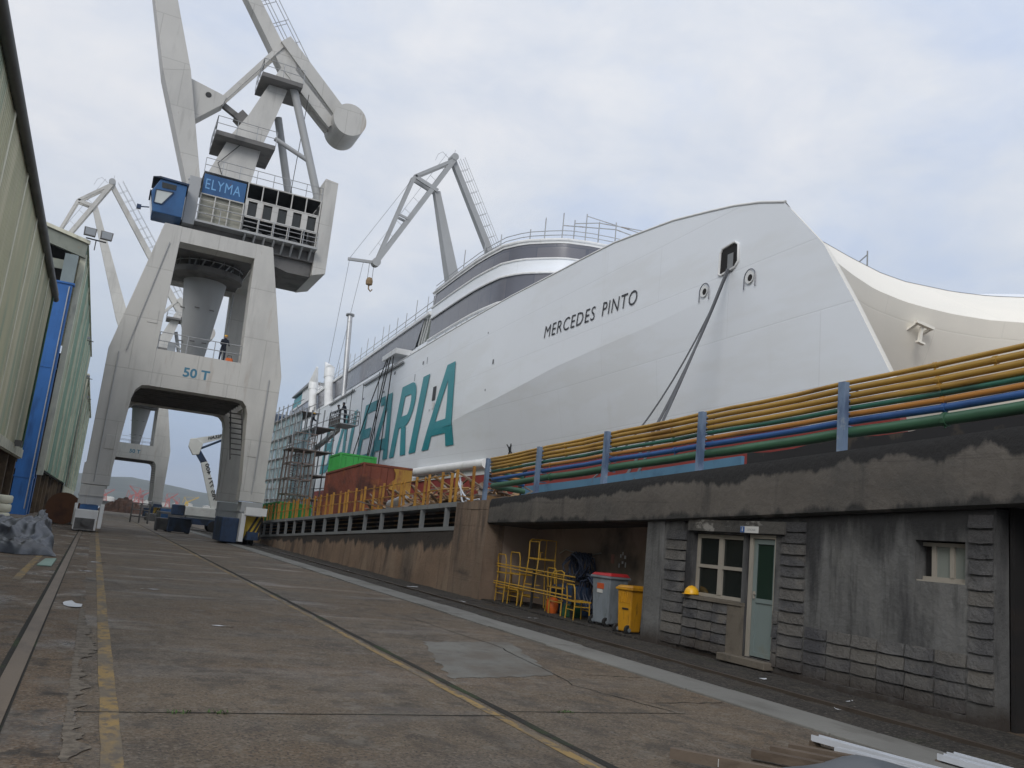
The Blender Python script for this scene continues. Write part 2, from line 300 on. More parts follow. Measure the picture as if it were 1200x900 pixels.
# ------------------------------------------------------------------ camera
cam = bpy.data.cameras.new('camera'); co = bpy.data.objects.new('camera', cam); COL.objects.link(co)
ROT = ((0.89431086,0.17013114,0.41383991),(-0.43595339,0.12302979,0.89152023),(0.10076072,-0.97771114,0.18419613))
mw = Matrix.Identity(4)
for r in range(3):
    mw[r][0] = ROT[r][0]; mw[r][1] = -ROT[r][1]; mw[r][2] = -ROT[r][2]
mw[2][3] = 1.6
co.matrix_world = mw
cam.sensor_width = 36; cam.lens = 30.0; cam.clip_start = .1; cam.clip_end = 9000
scene.camera = co

# ------------------------------------------------------------------ sky and sun
w = bpy.data.worlds.new('World'); scene.world = w; w.use_nodes = True
nt = w.node_tree; N = nt.nodes; L = nt.links
bg = N['Background']; bg.inputs['Strength'].default_value = .12
sky = N.new('ShaderNodeTexSky'); sky.sky_type = 'NISHITA'; sky.sun_disc = False
SUN_EL, SUN_AZ = 34., 222.     # azimuth clockwise from +Y
sky.sun_elevation = R(SUN_EL); sky.sun_rotation = R(SUN_AZ); sky.air_density = 1.2; sky.dust_density = 2.
tc = N.new('ShaderNodeTexCoord')
def wnoise(sc, detail, rough, dist=0.):
    mp = N.new('ShaderNodeMapping'); mp.inputs['Scale'].default_value = sc; L.new(tc.outputs['Generated'], mp.inputs['Vector'])
    t = N.new('ShaderNodeTexNoise'); t.inputs['Scale'].default_value = 1; t.inputs['Detail'].default_value = detail
    t.inputs['Roughness'].default_value = rough; t.inputs['Distortion'].default_value = dist
    L.new(mp.outputs['Vector'], t.inputs['Vector']); return t.outputs['Fac']
def cramp(fac, stops):
    r = N.new('ShaderNodeValToRGB'); e = r.color_ramp.elements
    e[0].position, e[0].color = stops[0][0], (*stops[0][1],1); e[1].position, e[1].color = stops[-1][0], (*stops[-1][1],1)
    for p, c in stops[1:-1]:
        x = e.new(p); x.color = (*c,1)
    L.new(fac, r.inputs['Fac']); return r.outputs['Color']
def wmix(fac, a, b, mode='MIX'):
    x = N.new('ShaderNodeMix'); x.data_type = 'RGBA'; x.blend_type = mode
    if isinstance(fac, float): x.inputs['Factor'].default_value = fac
    else: L.new(fac, x.inputs['Factor'])
    L.new(a, [q for q in x.inputs if q.name=='A' and q.type=='RGBA'][0]); L.new(b, [q for q in x.inputs if q.name=='B' and q.type=='RGBA'][0])
    return [q for q in x.outputs if q.type=='RGBA'][0]
sep = N.new('ShaderNodeSeparateXYZ'); L.new(tc.outputs['Generated'], sep.inputs[0])
# overcast: luminance by elevation, then soft cloud mottling
elev = cramp(sep.outputs['Z'], [(0.,(3.0,3.6,4.6)),(.1,(4.1,4.7,5.6)),(.28,(5.9,6.25,6.9)),(.5,(6.7,6.95,7.5)),(1.,(7.8,8.0,8.4))])
cl = cramp(wnoise((2.2,2.2,4.2),7.,.55,.4), [(.34,(.82,.89,1.01)),(.48,(.98,.99,1.0)),(.66,(1.12,1.085,1.04))])
cl2 = cramp(wnoise((6.,6.,11.),6.,.6,.3), [(.34,(.90,.925,.965)),(.66,(1.06,1.045,1.02))])
over = wmix(1., wmix(1., elev, cl, 'MULTIPLY'), cl2, 'MULTIPLY')
final = wmix(.92, sky.outputs['Color'], over)
L.new(final, bg.inputs['Color'])
sun = bpy.data.lights.new('sun','SUN'); sun.energy = 1.35; sun.angle = R(25); sun.color = (1.,.97,.93)
so = bpy.data.objects.new('sun', sun); COL.objects.link(so)
az = R(SUN_AZ); el = R(SUN_EL)
sd = Vector((math.sin(az)*math.cos(el), math.cos(az)*math.cos(el), math.sin(el)))
so.rotation_euler = sd.to_track_quat('Z','Y').to_euler()
vs = scene.view_settings; vs.view_transform = 'Standard'; vs.look = 'None'; vs.exposure = 0; vs.gamma = 1
scene.cycles.use_denoising = True; scene.cycles.max_bounces = 8

# ------------------------------------------------------------------ setting
def struct(o): o['kind'] = 'structure'; return o
struct(MB().add([(-600,-60,0),(700,-60,0),(700,236,0),(-600,236,0)],[(0,1,2,3)]).build('ground', m_ground))
struct(MB().box(-600,700,236,237,-6,-.002).build('quay_edge', m_deck))
struct(MB().add([(-3500,-200,-1.8),(3500,-200,-1.8),(3500,3600,-1.8),(-3500,3600,-1.8)],[(0,1,2,3)]).build('sea', m_water))
# kerb strip made of slabs, soil strip beside the crane rail
mb = MB(); y = -2.
while y < 120:
    l = random.choice((1.9,2.0,2.1,2.4)); j = random.uniform(-.008,.008)
    mb.box(7.2+j,7.93+j,y+.012,y+l-.012,-.05,.022+random.uniform(0,.012)); y += l
struct(mb.build('kerb_strip', m_kerb, bevel=.012))
rows = []
for i in range(0,241):
    y = -3 + i*.55; rows.append([(7.95+k*.29,y,.006+abs(math.sin(i*1.7+k*2.3))*.02+random.uniform(0,.03)*(k>0)) for k in range(8)])
struct(MB().grid(rows).build('soil_strip', m_soil))
struct(MB().box(8.61,8.68,-3,225,.01,.075).box(8.56,8.73,-3,225,.008,.025).build('crane_rail', M('worn_rail',(.075,.06,.048),[((.04,.032,.026),(3,.8,1),.5,.65,.7)],rough=.5,metal=.2,space='pos')))
struct(MB().box(-.475,-.325,-3,225,-.02,.018).build('crane_rail', m_railsteel))
struct(MB().add([(-.53,-3,.008),(-.475,-3,.008),(-.475,225,.008),(-.53,225,.008),(-.325,-3,.008),(-.305,-3,.008),(-.305,225,.008),(-.325,225,.008)],[(0,1,2,3),(4,5,6,7)]).build('rail_slot', m_joint))
def strip(name, mat, x0, x1, y0, y1, z=.004, wob=0., step=.6):
    rows = []; n = max(1,int((y1-y0)/step))
    for i in range(n+1):
        y = lerp(y0,y1,i/n); a = random.uniform(-wob,wob); b = random.uniform(-wob,wob)
        rows.append([(x0+a,y,z),(x1+b,y,z)])
    return struct(MB().grid(rows).build(name, mat))
strip('yellow_line', m_yel, .31,.45, 3., 190., .004, .006)
strip('yellow_line', m_yel, 3.70,3.80, 3., 120., .004, .006)
strip('yellow_line', m_yel, -1.17,-1.02, 19., 31., .010, .008)
strip('expansion_joint', m_joint, 3.86,3.95, 3., 150., .004, .012, .4)
def xjoint(y, x0, x1, wd=.025):
    rows = []; n = int((x1-x0)/.25)
    for i in range(n+1):
        x = lerp(x0,x1,i/n); a = random.uniform(-.008,.008); rows.append([(x,y+a-wd*random.uniform(.3,.6),.004),(x,y+a+wd*random.uniform(.3,.6),.004)])
    struct(MB().grid(rows).build('expansion_joint', m_joint))
for y in (7.65,18.1,28.6,39,50,61): xjoint(y,.12,3.84)
for y in (7.85,18.4,29,39.5,50.5): xjoint(y,3.98,6.1)
# rough apron left of the road slab, its ragged pale edge, pale patch, older cracks
rows = []; e = .1; q = .2
for i in range(900):
    y = -2+i*.05; e = min(.16,max(.02,e+random.uniform(-.02,.02))); rows.append([(-4.6,y,.004),(e if y<20 else .1,y,.004)])
rows.append([(-4.6,150,.004),(.1,150,.004)])
struct(MB().grid(rows).build('apron', m_apron))
rows = []; e = .12
for i in range(190):
    y = 6.2+i*.055; e = min(.30,max(.10,e+random.uniform(-.05,.05))); t = min(1,(15.5-y)/5); rows.append([(.075+random.uniform(-.012,.012),y,.008),(.085+(e-.06)*max(.0,t)+random.uniform(-.01,.02),y,.008)])
struct(MB().grid(rows).build('broken_screed', M('pale_screed',(.16,.135,.105),[((.08,.065,.05),(9,9,1),.46,.6,.85),((.05,.045,.04),(22,22,1),.55,.66,.8)],rough=.85,bump=.6,bscale=16,space='pos')))
rp_ = random.Random(6); pq = [(4.05,9.6),(5.7,10.05),(6.6,13.3),(4.9,12.8)]; pp = []
for i in range(4):
    p = Vector(pq[i]); q = Vector(pq[(i+1)%4])
    for j in range(22): c = p.lerp(q,j/22); pp.append((c.x+rp_.uniform(-.045,.045),c.y+rp_.uniform(-.05,.05),.004))
struct(MB().add(pp,[tuple(range(len(pp)))]).build('repair_patch', M('smooth_repair_concrete',(.14,.137,.122),[((.095,.08,.063),(1.2,1.0,1),.44,.6,.9),((.06,.055,.05),(5,5,1),.56,.68,.6),((.2,.18,.15),(42,42,1),.55,.7,.4)],rough=.7,space='pos')))
for (x0,y0,x1,y1) in ((6.0,7.9,5.6,9.4),(5.6,9.4,6.1,12.5),(6.1,12.5,5.9,17.),(6.1,8.4,7.15,8.5),(6.2,10.2,7.1,10.1)):
    p = Vector((x0,y0,.004)); q = Vector((x1,y1,.004)); s = (q-p).normalized().cross(Vector((0,0,1))); rows = []
    for i in range(13):
        c = p.lerp(q,i/12)+s*random.uniform(-.03,.03); rows.append([c-s*random.uniform(.004,.014),c+s*random.uniform(.004,.014)])
    struct(MB().grid(rows).build('crack', m_joint))

# hills beyond the harbour
def hill(name, y0, y1, prof, mat, x0, x1, nx=120, ny=16):
    rows = []
    for j in range(ny+1):
        t = j/ny; y = lerp(y0,y1,t); e = math.sin(min(1,t*1.15)*math.pi/2)
        rows.append([(lerp(x0,x1,i/nx), y+random.uniform(-20,20), -2+ (2+interp(lerp(x0,x1,i/nx),prof))*e*(1+random.uniform(-.035,.035)) if t>0 else -2) for i in range(nx+1)])
    return struct(MB().grid(rows).build(name, mat, smooth=60))
hill('hills', 1750, 2500, [(-1500,60),(-500,66),(0,67),(90,70),(150,62),(200,56),(270,50),(340,34),(500,24),(900,18),(1800,30)], m_hill, -2200, 2200)
struct(MB().box(-900,1200,1500,1700,-3,3.).build('far_shore', m_farwhite))

# ------------------------------------------------------------------ ship
U_ = Vector((0.0535049,0.99854519,-0.00668775)); N_ = Vector((0.99856752,-0.05350609,0)); V_ = Vector((3.5783e-4,6.67817e-3,.99997764))
CAM = Vector((0,0,1.6)); D0 = 17.
def shp(u,n,v): return CAM + U_*u + N_*(D0+n) + V_*v
ship_loc = shp(70,14,-1.45)
ship = root('ferry', 'large white ferry with teal lettering and raked bow behind the quay wall', 'ship', ship_loc)
def sb(mb, name, mat, par=None, **k): return mb.build(name, mat, par or ship, off=ship_loc, **k)
deck_pts = [(20.64,11.70),(21.9,12.13),(23.3,12.5),(24.8,12.8),(27.1,13.23),(29,13.45),(31.9,13.77),(35.2,13.90),(39.1,14.02),(43.7,14.18),(49.3,14.26),(56,14.32),(140,14.35)]
deckV = lambda u: interp(u, deck_pts)
stem_pts = [(-1.4,15.2),(2.,15.6),(4.28,15.95),(5.37,16.24),(7.77,17.62),(9.78,18.86),(11.7,20.64)]
stemU = lambda v: interp(v, stem_pts)
kn_pts = [(15,9.75),(18.9,9.72),(24.5,9.45),(28.5,9.22),(32.7,9.1),(37,8.94),(42.3,8.5),(51,7.86),(60,7.0),(140,6.)]
kneeV = lambda u: interp(u, kn_pts)
th_pts = [(17.5,1),(46,1),(62,0),(140,0)]
def hullN(u, v):
    k = kneeV(u)
    if v >= k: return 0.
    d = max(0.,u-stemU(v)); t = min(1,d/27.); a = 14.*t*t*(3-2*t)*interp(u, th_pts)
    return (k-v)*math.tan(R(a))
us = [0,.002,.005,.008,.012,.017,.022,.028,.034,.041,.048,.056,.064,.073,.082,.09,.1,.11,.12,.13,.14,.15,.16,.17,.18,.19,.2,.212,.225,.237,.25,.262,.275,.287,.3,.315,.33,.345,.36,.38,.4,.45,.5,.6,.7,.8,.9,1.]
def hull_pt(t, s, n_extra=0):
    """t 0..1 along, s: 0 keel, 1 knuckle, 2 deck"""
    u = 15 + 125*t
    for _ in range(6):
        if s <= 1: v = lerp(4.36, kneeV(u), s)
        else: v = lerp(kneeV(u), deckV(max(u,20.64)), s-1)
        us_ = stemU(v); u = us_ + (140-us_)*t
    return u, v
for nm_, k0, k1 in (('lower_plating',0,14),('upper_plating',14,21)):
    rows = []
    for k in range(k0,k1+1):
        s = k/14. if k <= 14 else 1+(k-14)/7.
        rows.append([shp(u, hullN(u,v-1e-4) if k0 == 0 else 0., v) for (u,v) in (hull_pt(t,s) for t in us)])
    sb(MB().grid(rows), nm_, m_ship, smooth=60)
# red bottom below the boot line
rows = []
for k in range(7):
    v = lerp(-1.35,4.36,k/6.)
    row = []
    for t in us:
        u = stemU(v)+(140-stemU(v))*t; n = hullN(u,4.36) + (max(0,(1.2-v))**1.5)*.5
        row.append(shp(u,n,v))
    rows.append(row)
sb(MB().grid(rows), 'bottom', m_red, smooth=30)
# inner side of the near hull, seen past the stem
rows = []
for k in range(14):
    v = lerp(4.36,11.6,k/13.); us0 = stemU(v)
    rows.append([shp(us0+d, n, v) for d, n in ((0,0),(.25,.5),(1.,1.0),(3,1.7),(7,2.6),(14,3.6),(30,5),(120,6))])
sb(MB().grid(rows), 'inner_hull_side', m_cream, smooth=30)
rows = []
for k in range(6):
    v = lerp(-1.35,4.36,k/5.); us0 = stemU(v)
    rows.append([shp(us0+d, n, v) for d, n in ((0,0),(.25,.5),(1.,1.0),(3,1.7),(7,2.6),(14,3.6),(30,5),(120,6))])
sb(MB().grid(rows), 'inner_bottom', m_red, smooth=30)
# concave front and centre bow
kU = [(0,18.86),(.45,19.1),(2.17,19.9),(3.7,20.5),(5.3,20.82),(6.3,20.86),(7.6,20.8),(9,20.5),(10,20.),(11.2,19.0),(12.4,17.6),(14,15.6)]
tU = [(-.06,20.57),(2.7,22.3),(5.07,23.05),(7.1,23.6),(8.5,23.75),(10.7,23.5),(12.2,23.0),(13.4,22.2),(14,21.6)]
def mir(pts, n): n = n if n <= 14 else 28-n; return interp(n, pts)
ns = [i*14/28. for i in range(57)]
sb(MB().grid([[shp(lerp(mir(kU,n),mir(tU,n),f), n, lerp(9.55,11.7,f)+.25*math.sin(f*math.pi)*0) for n in ns] for f in (0,.25,.5,.75,1.)]), 'bulwark_flare', m_cream, smooth=25)
low = [(9.55,0),(9.2,.08),(8.7,.22),(8.,.5),(7.2,.9),(6.3,1.45),(5.4,2.1),(4.5,2.9),(3.6,3.9),(2.9,5.)]
sb(MB().grid([[shp(mir(kU,n)+du+max(0,4-abs(n-14))*.25*du*.3, max(n,.2+.16*du), v) for n in ns] for v, du in low]), 'wet_deck_front', m_cream, smooth=40)
# decks
rows = []
for u in [0,1.5,3,5,8,11,15,20,25,31,40,60,90,119.5]:
    rows.append([shp(min(140,mir(tU,n)+u), n, deckV(20.6+u)+.02) for n in ns])
sb(MB().grid(rows), 'foredeck', m_ship, smooth=30)
# far side and stern
sb(MB().grid([[shp(20.64 if v>11 else 16,28,v), shp(140,28,v)] for v in (-1.3,4,8,11.7,14.35)]), 'far_hull_side', m_ship)
sb(MB().grid([[shp(140,n,v) for n in (0,14,28)] for v in (-1.3,4,14.35)]), 'transom', m_ship)
# rounded deck-edge rim
rim = [shp(u,.02,deckV(u)+.03) for u in [20.64,21.9,23.3,24.8,27.1,29,31.9,35.2,39.1,43.7,49.3,56,70,90,110,140]]
sb(MB().path(rim,.055,8), 'deck_rim', m_white, smooth=60)
# superstructure with two window bands
path = [(140,1.7),(110,1.7),(90,1.7),(78,1.7),(66,1.7),(60,1.72),(56,1.8),(54,1.95),(51.9,2.2),(50.6,2.75),(49.9,3.2),(49,4.1),(48.4,4.8),(48.1,5.3),(47.7,6.6),(47.5,8),(47.35,11),(47.3,14)]
path = path + [(u,28-n) for u,n in reversed(path[:-1])]
fwd = [p for p in path if p[0] <= 66]
def band(pts, v0, v1, off=0., cap=False):
    def q(u,n,v): return shp(u, n+off*(1 if n<14 else -1), v)
    return MB().grid([[q(u,n,v0) for u,n in pts],[q(u,n,v1) for u,n in pts]])
sb(band(path,13.9,16.15), 'deckhouse_side', m_ship, smooth=40)
sb(band(fwd,16.15,17.93,.06), 'window_band', m_band, smooth=40)
sb(band(fwd,17.93,18.92), 'deckhouse_side', m_ship, smooth=40)
sb(band(fwd,18.92,19.95,.06), 'window_band', m_band, smooth=40)
sb(band(fwd,19.95,20.2), 'roof_edge', m_white, smooth=40)
sb(MB().add([shp(u,n,20.2) for u,n in fwd],[tuple(range(len(fwd)))]), 'roof', m_ship)
m = MB()
for a,b in ((16.12,.10),(17.94,.07),(18.9,.07),(20.2,.09)):
    m.path([shp(u,n-(.03 if n<14 else -.03),a) for u,n in fwd if n<=14], b, 6)
sb(m, 'deck_edge_trim', m_white, smooth=60)
aft = [(140,1.7),(66.2,1.7)]
# aft house: grey band with raked forward end and open recess
sb(MB().add([shp(140,1.64,16.15),shp(69.6,1.64,16.15),shp(67.6,1.64,18.35),shp(140,1.64,18.35)],[(0,1,2,3)]), 'window_band', m_band)
sb(MB().add([shp(69.6,1.9,16.15),shp(66,1.9,16.15),shp(66,1.9,18.35),shp(67.6,1.9,18.35)],[(0,1,2,3)]), 'recess_panel', M('recess_grey_green',(.20,.22,.20),rough=.7))
sb(MB().hexa([shp(*p) for p in ((140,1.5,18.35),(66,1.5,18.35),(66,26.5,18.35),(140,26.5,18.35),(140,1.5,18.62),(66,1.5,18.62),(66,26.5,18.62),(140,26.5,18.62))]), 'roof', m_white)
sb(MB().add([shp(66,1.7,18.6),shp(65.2,1.7,20.2),shp(65.2,26.3,20.2),shp(66,26.3,18.6)],[(0,1,2,3)]), 'deckhouse_side', m_ship)
m = MB()
for u in (67.2,68.0,68.8): m.bar(shp(u,1.72,16.2), shp(u-1.1,1.75,18.3), .09)
sb(m,'recess_brace', m_white)
# roof rail, temporary poles
m = MB(); ln = [(u,n) for u,n in path if n<=14 and u<=66]
for h in (.45,.9): m.path([shp(140,1.75,18.62+h),shp(66,1.75,18.62+h)],.03,5)
for h in (.3,.6): m.path([shp(u,n+.15,20.25+h) for u,n in ln],.03,5)
sb(m,'roof_rail', m_steel)
for i in range(20):
    u = 68 + i*3.1 + random.uniform(-.4,.4); h = random.uniform(1.3,2.4)
    sb(MB().tube(shp(u,1.8,18.6),shp(u-.02*h,1.8,18.6+h),.035,5),'rail_post',m_scaf)
for u,n,h in ((59,1.8,2.4),(55,1.95,1.8),(52.5,2.2,1.4),(50,3.3,1.2),(49.2,4.,2.2),(48.4,4.9,2.6),(48.1,5.6,2.),(47.8,6.3,2.7),(47.7,7.2,2.2),(47.6,8.4,2.5),(47.5,9.7,1.6),(47.5,11,2.4)):
    sb(MB().tube(shp(u,n,20.1),shp(u,n,20.2+h*.72),.04,5),'rail_post',m_scaf)
m = MB()
m.path([shp(48.1,5.6,21.4),shp(47.7,7.2,21.7),shp(47.5,11,21.9)],.04,5); m.path([shp(48.4,4.9,21.2),shp(47.6,8.4,21.5),shp(47.5,11,21.2)],.04,5); m.path([shp(47.8,6.3,22.),shp(47.5,11,21.6)],.035,5)
sb(m,'roof_rail',m_scaf)
# lettering on the side
def letter(name, u_left, u_right, polys):
    w_ = u_left-u_right; m = MB(); uc = (u_left+u_right)/2-.8; ys_ = (kneeV(uc)-6.25)/5.6
    def clip(poly, keep_above):
        out = []
        for (p, q) in zip(poly, poly[1:]+poly[:1]):
            ip = (p[1]>=ys_) == keep_above; iq = (q[1]>=ys_) == keep_above
            if ip: out.append(p)
            if ip != iq: t = (ys_-p[1])/(q[1]-p[1]); out.append((lerp(p[0],q[0],t), ys_))
        return out
    for poly in polys:
        for ab in (True, False):
            c = clip(list(poly), ab)
            if len(c) > 2:
                vs = []
                for px, py in c:
                    u = u_left-px*w_-1.62*py; v = 6.25+5.6*py; vs.append(shp(u, (-.05 if ab else hullN(u,v)-.05), v))
                m.add(vs, [tuple(range(len(vs)))])
    sb(m, name, m_teal)
k = .85
A_ = [[(0,0),(.24,0),(.335,.3),(.335,.3),(.43,.62),(.40,1),(.33,1)], [(.60,1),(.40,1),(.43,.62),(.5,.78),(.57,.62)], [(1,0),(.67,1),(.60,1),(.57,.62),(.665,.3),(.76,0)], [(.285,.14),(.715,.14),(.665,.3),(.335,.3)]]
A_ = [[(0,0),(.23,0),(.40,.56),(.5,.80),(.5,1),(.37,1)], [(.77,0),(1,0),(.63,1),(.5,1),(.5,.80),(.60,.56)], [(.275,.155),(.725,.155),(.674,.325),(.326,.325)]]
def arc(cx,cy,rx,ry,a0,a1,n=8): return [(cx+rx*math.cos(R(lerp(a0,a1,i/n))), cy+ry*math.sin(R(lerp(a0,a1,i/n)))) for i in range(n+1)]
def ring(cx,cy,rx,ry,ix,iy,a0=-90,a1=90,n=8):
    o = arc(cx,cy,rx,ry,a0,a1,n); i = arc(cx,cy,ix,iy,a0,a1,n); return [[o[j],o[j+1],i[j+1],i[j]] for j in range(n)]
R_ = [[(0,0),(.30,0),(.30,1),(0,1)], [(.30,.84),(.62,.84),(.62,1),(.30,1)], [(.30,.40),(.62,.40),(.62,.56),(.30,.56)]] + ring(.62,.70,.36,.30,.10,.14) + [[(.69,0),(1.0,0),(.70,.398),(.42,.398)]]
B_ = [[(0,0),(.30,0),(.30,1),(0,1)], [(.30,.85),(.60,.85),(.60,1),(.30,1)], [(.30,.44),(.60,.44),(.60,.59),(.30,.59)], [(.30,0),(.60,0),(.60,.15),(.30,.15)]] + ring(.60,.72,.34,.28,.08,.13) + ring(.60,.295,.40,.295,.12,.145,-90,62)
E_ = [[(0,0),(.30,0),(.30,1),(0,1)], [(.30,.84),(1,.84),(1,1),(.30,1)], [(.30,.42),(.86,.42),(.86,.58),(.30,.58)], [(.30,0),(1,0),(1,.16),(.30,.16)]]
L_ = [[(0,0),(.32,0),(.32,1),(0,1)], [(.32,0),(1,0),(1,.17),(.32,.17)]]
I_ = [[(0,0),(1,0),(1,1),(0,1)]]
ACC = [[(.02,1.0),(.28,1.0),(.30,.86),(.10,.86)]]
for nm,a,b,p in (('letter',115,109,B_),('letter',107.5,99.9,A_),('letter',99.4,94.2,L_),('letter',93.8,88.4,E_),('letter',87.3,79.7,A_+ACC),('letter',79,73.4,R_),('letter',72.3,70.4,I_),('letter',68.6,61.0,A_)):
    letter(nm, a*k, b*k, p)
# bow name
sb(text_mb('MERCEDES', 5.45,.64, lambda x,y: shp(38.6-x,-.03,10.68+y-.03*x), shear=.12, bold=-.004, spacing=1.12), 'name_lettering', m_black)
sb(text_mb('PINTO', 3.0,.64, lambda x,y: shp(32.5-x,-.03,10.50+y-.03*x), shear=.12, bold=-.004, spacing=1.12), 'name_lettering', m_black)
# thruster mark, small marks
def mark(u,v,w_,h_,mat,name,n=-.03): sb(MB().add([shp(u,n+hullN(u,v),v),shp(u-w_,n+hullN(u-w_,v),v),shp(u-w_,n+hullN(u-w_,v+h_),v+h_),shp(u,n+hullN(u,v+h_),v+h_)],[(0,1,2,3)]),name,mat)
m = MB()
def hq(u,v,e=.04): return shp(u,hullN(u,v)-e,v)
for a,b,e in ((-.3,.3,.04),(.3,-.3,.045)):
    m.add([hq(43.5+a-.07,5.1,e),hq(43.5+a+.07,5.1,e),hq(43.5+b+.07,5.72,e),hq(43.5+b-.07,5.72,e)],[(0,1,2,3)])
m.add([hq(43.5+.16*math.cos(R(t)),5.41+.16*math.sin(R(t)),.05) for t in range(0,360,30)],[tuple(range(12))])
sb(m,'thruster_mark',m_black)
mark(45.7,10.5,.16,.28,m_black,'hull_mark')
mark(57.1,9.7,.75,1.0,m_black,'hull_mark'); mark(56.9,9.1,.55,.45,m_white,'hull_mark',-.05)
for (u,v,wd,h) in ((62.4,11.9,.12,.55),(60.6,12.9,.3,.25),(59.5,12.8,.1,.5),(69.,13.4,.5,.25),(72,12.2,.4,.2),(80,12.6,.5,.2),(88,13.2,.15,.7),(46.5,9.0,.12,.12),(57.5,9.,.1,.15),(47,12.6,.12,.1),(96,12.6,.2,.8),(98,12.3,.15,.6)):
    mark(u,v,wd,h,m_band,'hull_mark')
# mooring opening with lip, two fairleads
def lip(u0,v0,poly,r,name): sb(MB().path([shp(u0+a,-.03,v0+b) for a,b in poly+poly[:2]],r,6),name,m_white,smooth=50)
op = [(.53,.05),(.50,.82),(.38,.97),(-.30,1.02),(-.50,.88),(-.53,.28),(-.36,.10),(.40,0)]
sb(MB().add([shp(23.4+a,-.02,10.1+b) for a,b in op],[tuple(range(len(op)))]),'mooring_opening',m_dark)
lip(23.4,10.1,op,.045,'opening_lip')
sb(MB().box(0,0,0,0,0,0) if False else MB().hexa([shp(*p) for p in ((23.45,-.05,10.1),(23.15,-.05,10.1),(23.15,-.03,10.1),(23.45,-.03,10.1),(23.45,-.05,10.75),(23.15,-.05,10.75),(23.15,-.03,10.75),(23.45,-.03,10.75))]),'roller',m_greypost)
for u,v in ((24.75,9.75),(22.2,9.6)):
    a = [(.29*math.cos(R(t)),.29*math.sin(R(t))) for t in range(0,181,20)]
    p = [(.29,-.36)]+a+[(-.29,-.36)]
    lipm = MB().path([shp(u+x,-.04,v+z) for x,z in p],.018,6); sb(lipm,'fairlead',m_band,smooth=50)
    sb(MB().lathe([(.01,0),(.25,.02),(.29,-.02)],n=16) if False else MB().prism([(.22*math.cos(R(t)),.22*math.sin(R(t))) for t in range(0,360,24)], lambda x,z: shp(u+x,-.06,v+z), lambda x,z: shp(u+x*.9,-.02,v+z*.9)),'fairlead_ring',m_white)
    sb(MB().add([shp(u-.05+.12*math.cos(R(t)),-.065,v-.03+.12*math.sin(R(t))) for t in range(0,360,30)],[tuple(range(12))]),'fairlead_hole',m_dark)
# bracket under the centre bow flare
m = MB(); c = shp(22.2,6.4,8.75)
def bp(x,y,z): return shp(20.9-y*.55, 6.15+x*.5, 8.62+z*.55)
m.bar(bp(-.75,.25,.55),bp(.85,.25,.35),.16,.1); m.bar(bp(-.6,.2,.45),bp(-.9,-.9,-.2),.16,.06); m.bar(bp(.65,.2,.3),bp(.2,-.9,-.3),.16,.06); m.bar(bp(0,.1,.35),bp(-.1,0,-.65),.11,.09); m.bar(bp(-.35,.05,-.6),bp(.25,.05,-.7),.14,.07)
sb(m,'bow_bracket',m_cream)
# fender tube at the water line
sb(MB().tube(shp(58.9,-.15,4.72),shp(47.1,-.05+hullN(47,4.6),4.85),.30,14),'fender_tube',m_white,smooth=50)
sb(MB().bar(shp(60,-.05,4.2),shp(47,-.02+hullN(47,4.2),4.35),.1,.25),'fender_ledge',m_white)
# side ledges, davit platforms
m = MB()
for a,b,v in ((66,80,14.0),(84,97,14.1)): m.bar(shp(a,-.12,v),shp(b,-.12,v+.02),.12,.14)
sb(m,'side_ledge',m_greypost)
m = MB(); m.hexa([shp(*p) for p in ((72,-.5,14.95),(67.5,-.5,14.95),(67.5,1.6,14.95),(72,1.6,14.95),(72,-.5,15.4),(67.5,-.5,15.4),(67.5,1.6,15.4),(72,1.6,15.4))])
sb(m,'davit_platform',m_white)
m = MB()
for i in range(26): m.hexa([shp(*p) for p in ((50+i*.75,.3,deckV(50)+.05),(50.4+i*.75,.3,deckV(50)+.05),(50.4+i*.75,.6,deckV(50)+.05),(50+i*.75,.6,deckV(50)+.05),(50+i*.75,.3,deckV(50)+.25+.25*(i%3==0)),(50.4+i*.75,.3,deckV(50)+.25+.2*(i%4==0)),(50.4+i*.75,.6,deckV(50)+.3),(50+i*.75,.6,deckV(50)+.3))])
sb(m,'deck_fittings',m_steel)
# stern: exhaust pipes, mast pole, housing, dark stern wing
for (u,n,w_,hh) in ((103,1.,.56,-.9),(114.5,1.,.56,0.)):
    m = MB().tube(shp(u,n,13.6),shp(u+3.6,n,19.),w_,14); o = sb(m,'exhaust_pipe',m_white,smooth=50)
    sb(MB().tube(shp(u+3.55,n,18.9),shp(u+3.9,n,20.),w_*1.15,14).tube(shp(u+3.9,n,20.),shp(u+(7.4 if hh else 2.6),n,22.+hh*.6),w_*1.15,14,w_*.25),'exhaust_cone',m_white,o,smooth=50)
sb(MB().tube(shp(93.,.6,14.),shp(95.9,.6,24.6),.30,12),'mast_pole',m_steel,smooth=50)
sb(MB().tube(shp(95.9,.6,24.6),shp(95.92,.6,24.75),.5,12),'mast_cap',m_greypost)
sb(MB().hexa([shp(*p) for p in ((150,-.3,16.2),(140.2,-.3,14.6),(140.2,10,14.6),(150,10,16.2),(150,-.3,19.),(140.2,-.3,17.4),(140.2,10,17.4),(150,10,19.))]),'stern_wing',m_navy)
def sbox(u0,u1,n0,n1,v0,v1,dv=0.): return MB().hexa([shp(*p) for p in ((u1,n0,v0),(u0,n0,v0),(u0,n1,v0),(u1,n1,v0),(u1,n0,v1),(u0,n0,v1+dv),(u0,n1,v1+dv),(u1,n1,v1))])
sb(sbox(131.2,139.8,1.6,10,18.6,20.3),'stern_house',m_teal)
sb(sbox(123,131,1.5,10,18.6,20.5),'stern_house',m_white)
sb(sbox(123,139.9,1.2,11,20.5,20.7,.25),'stern_roof',m_greypost)
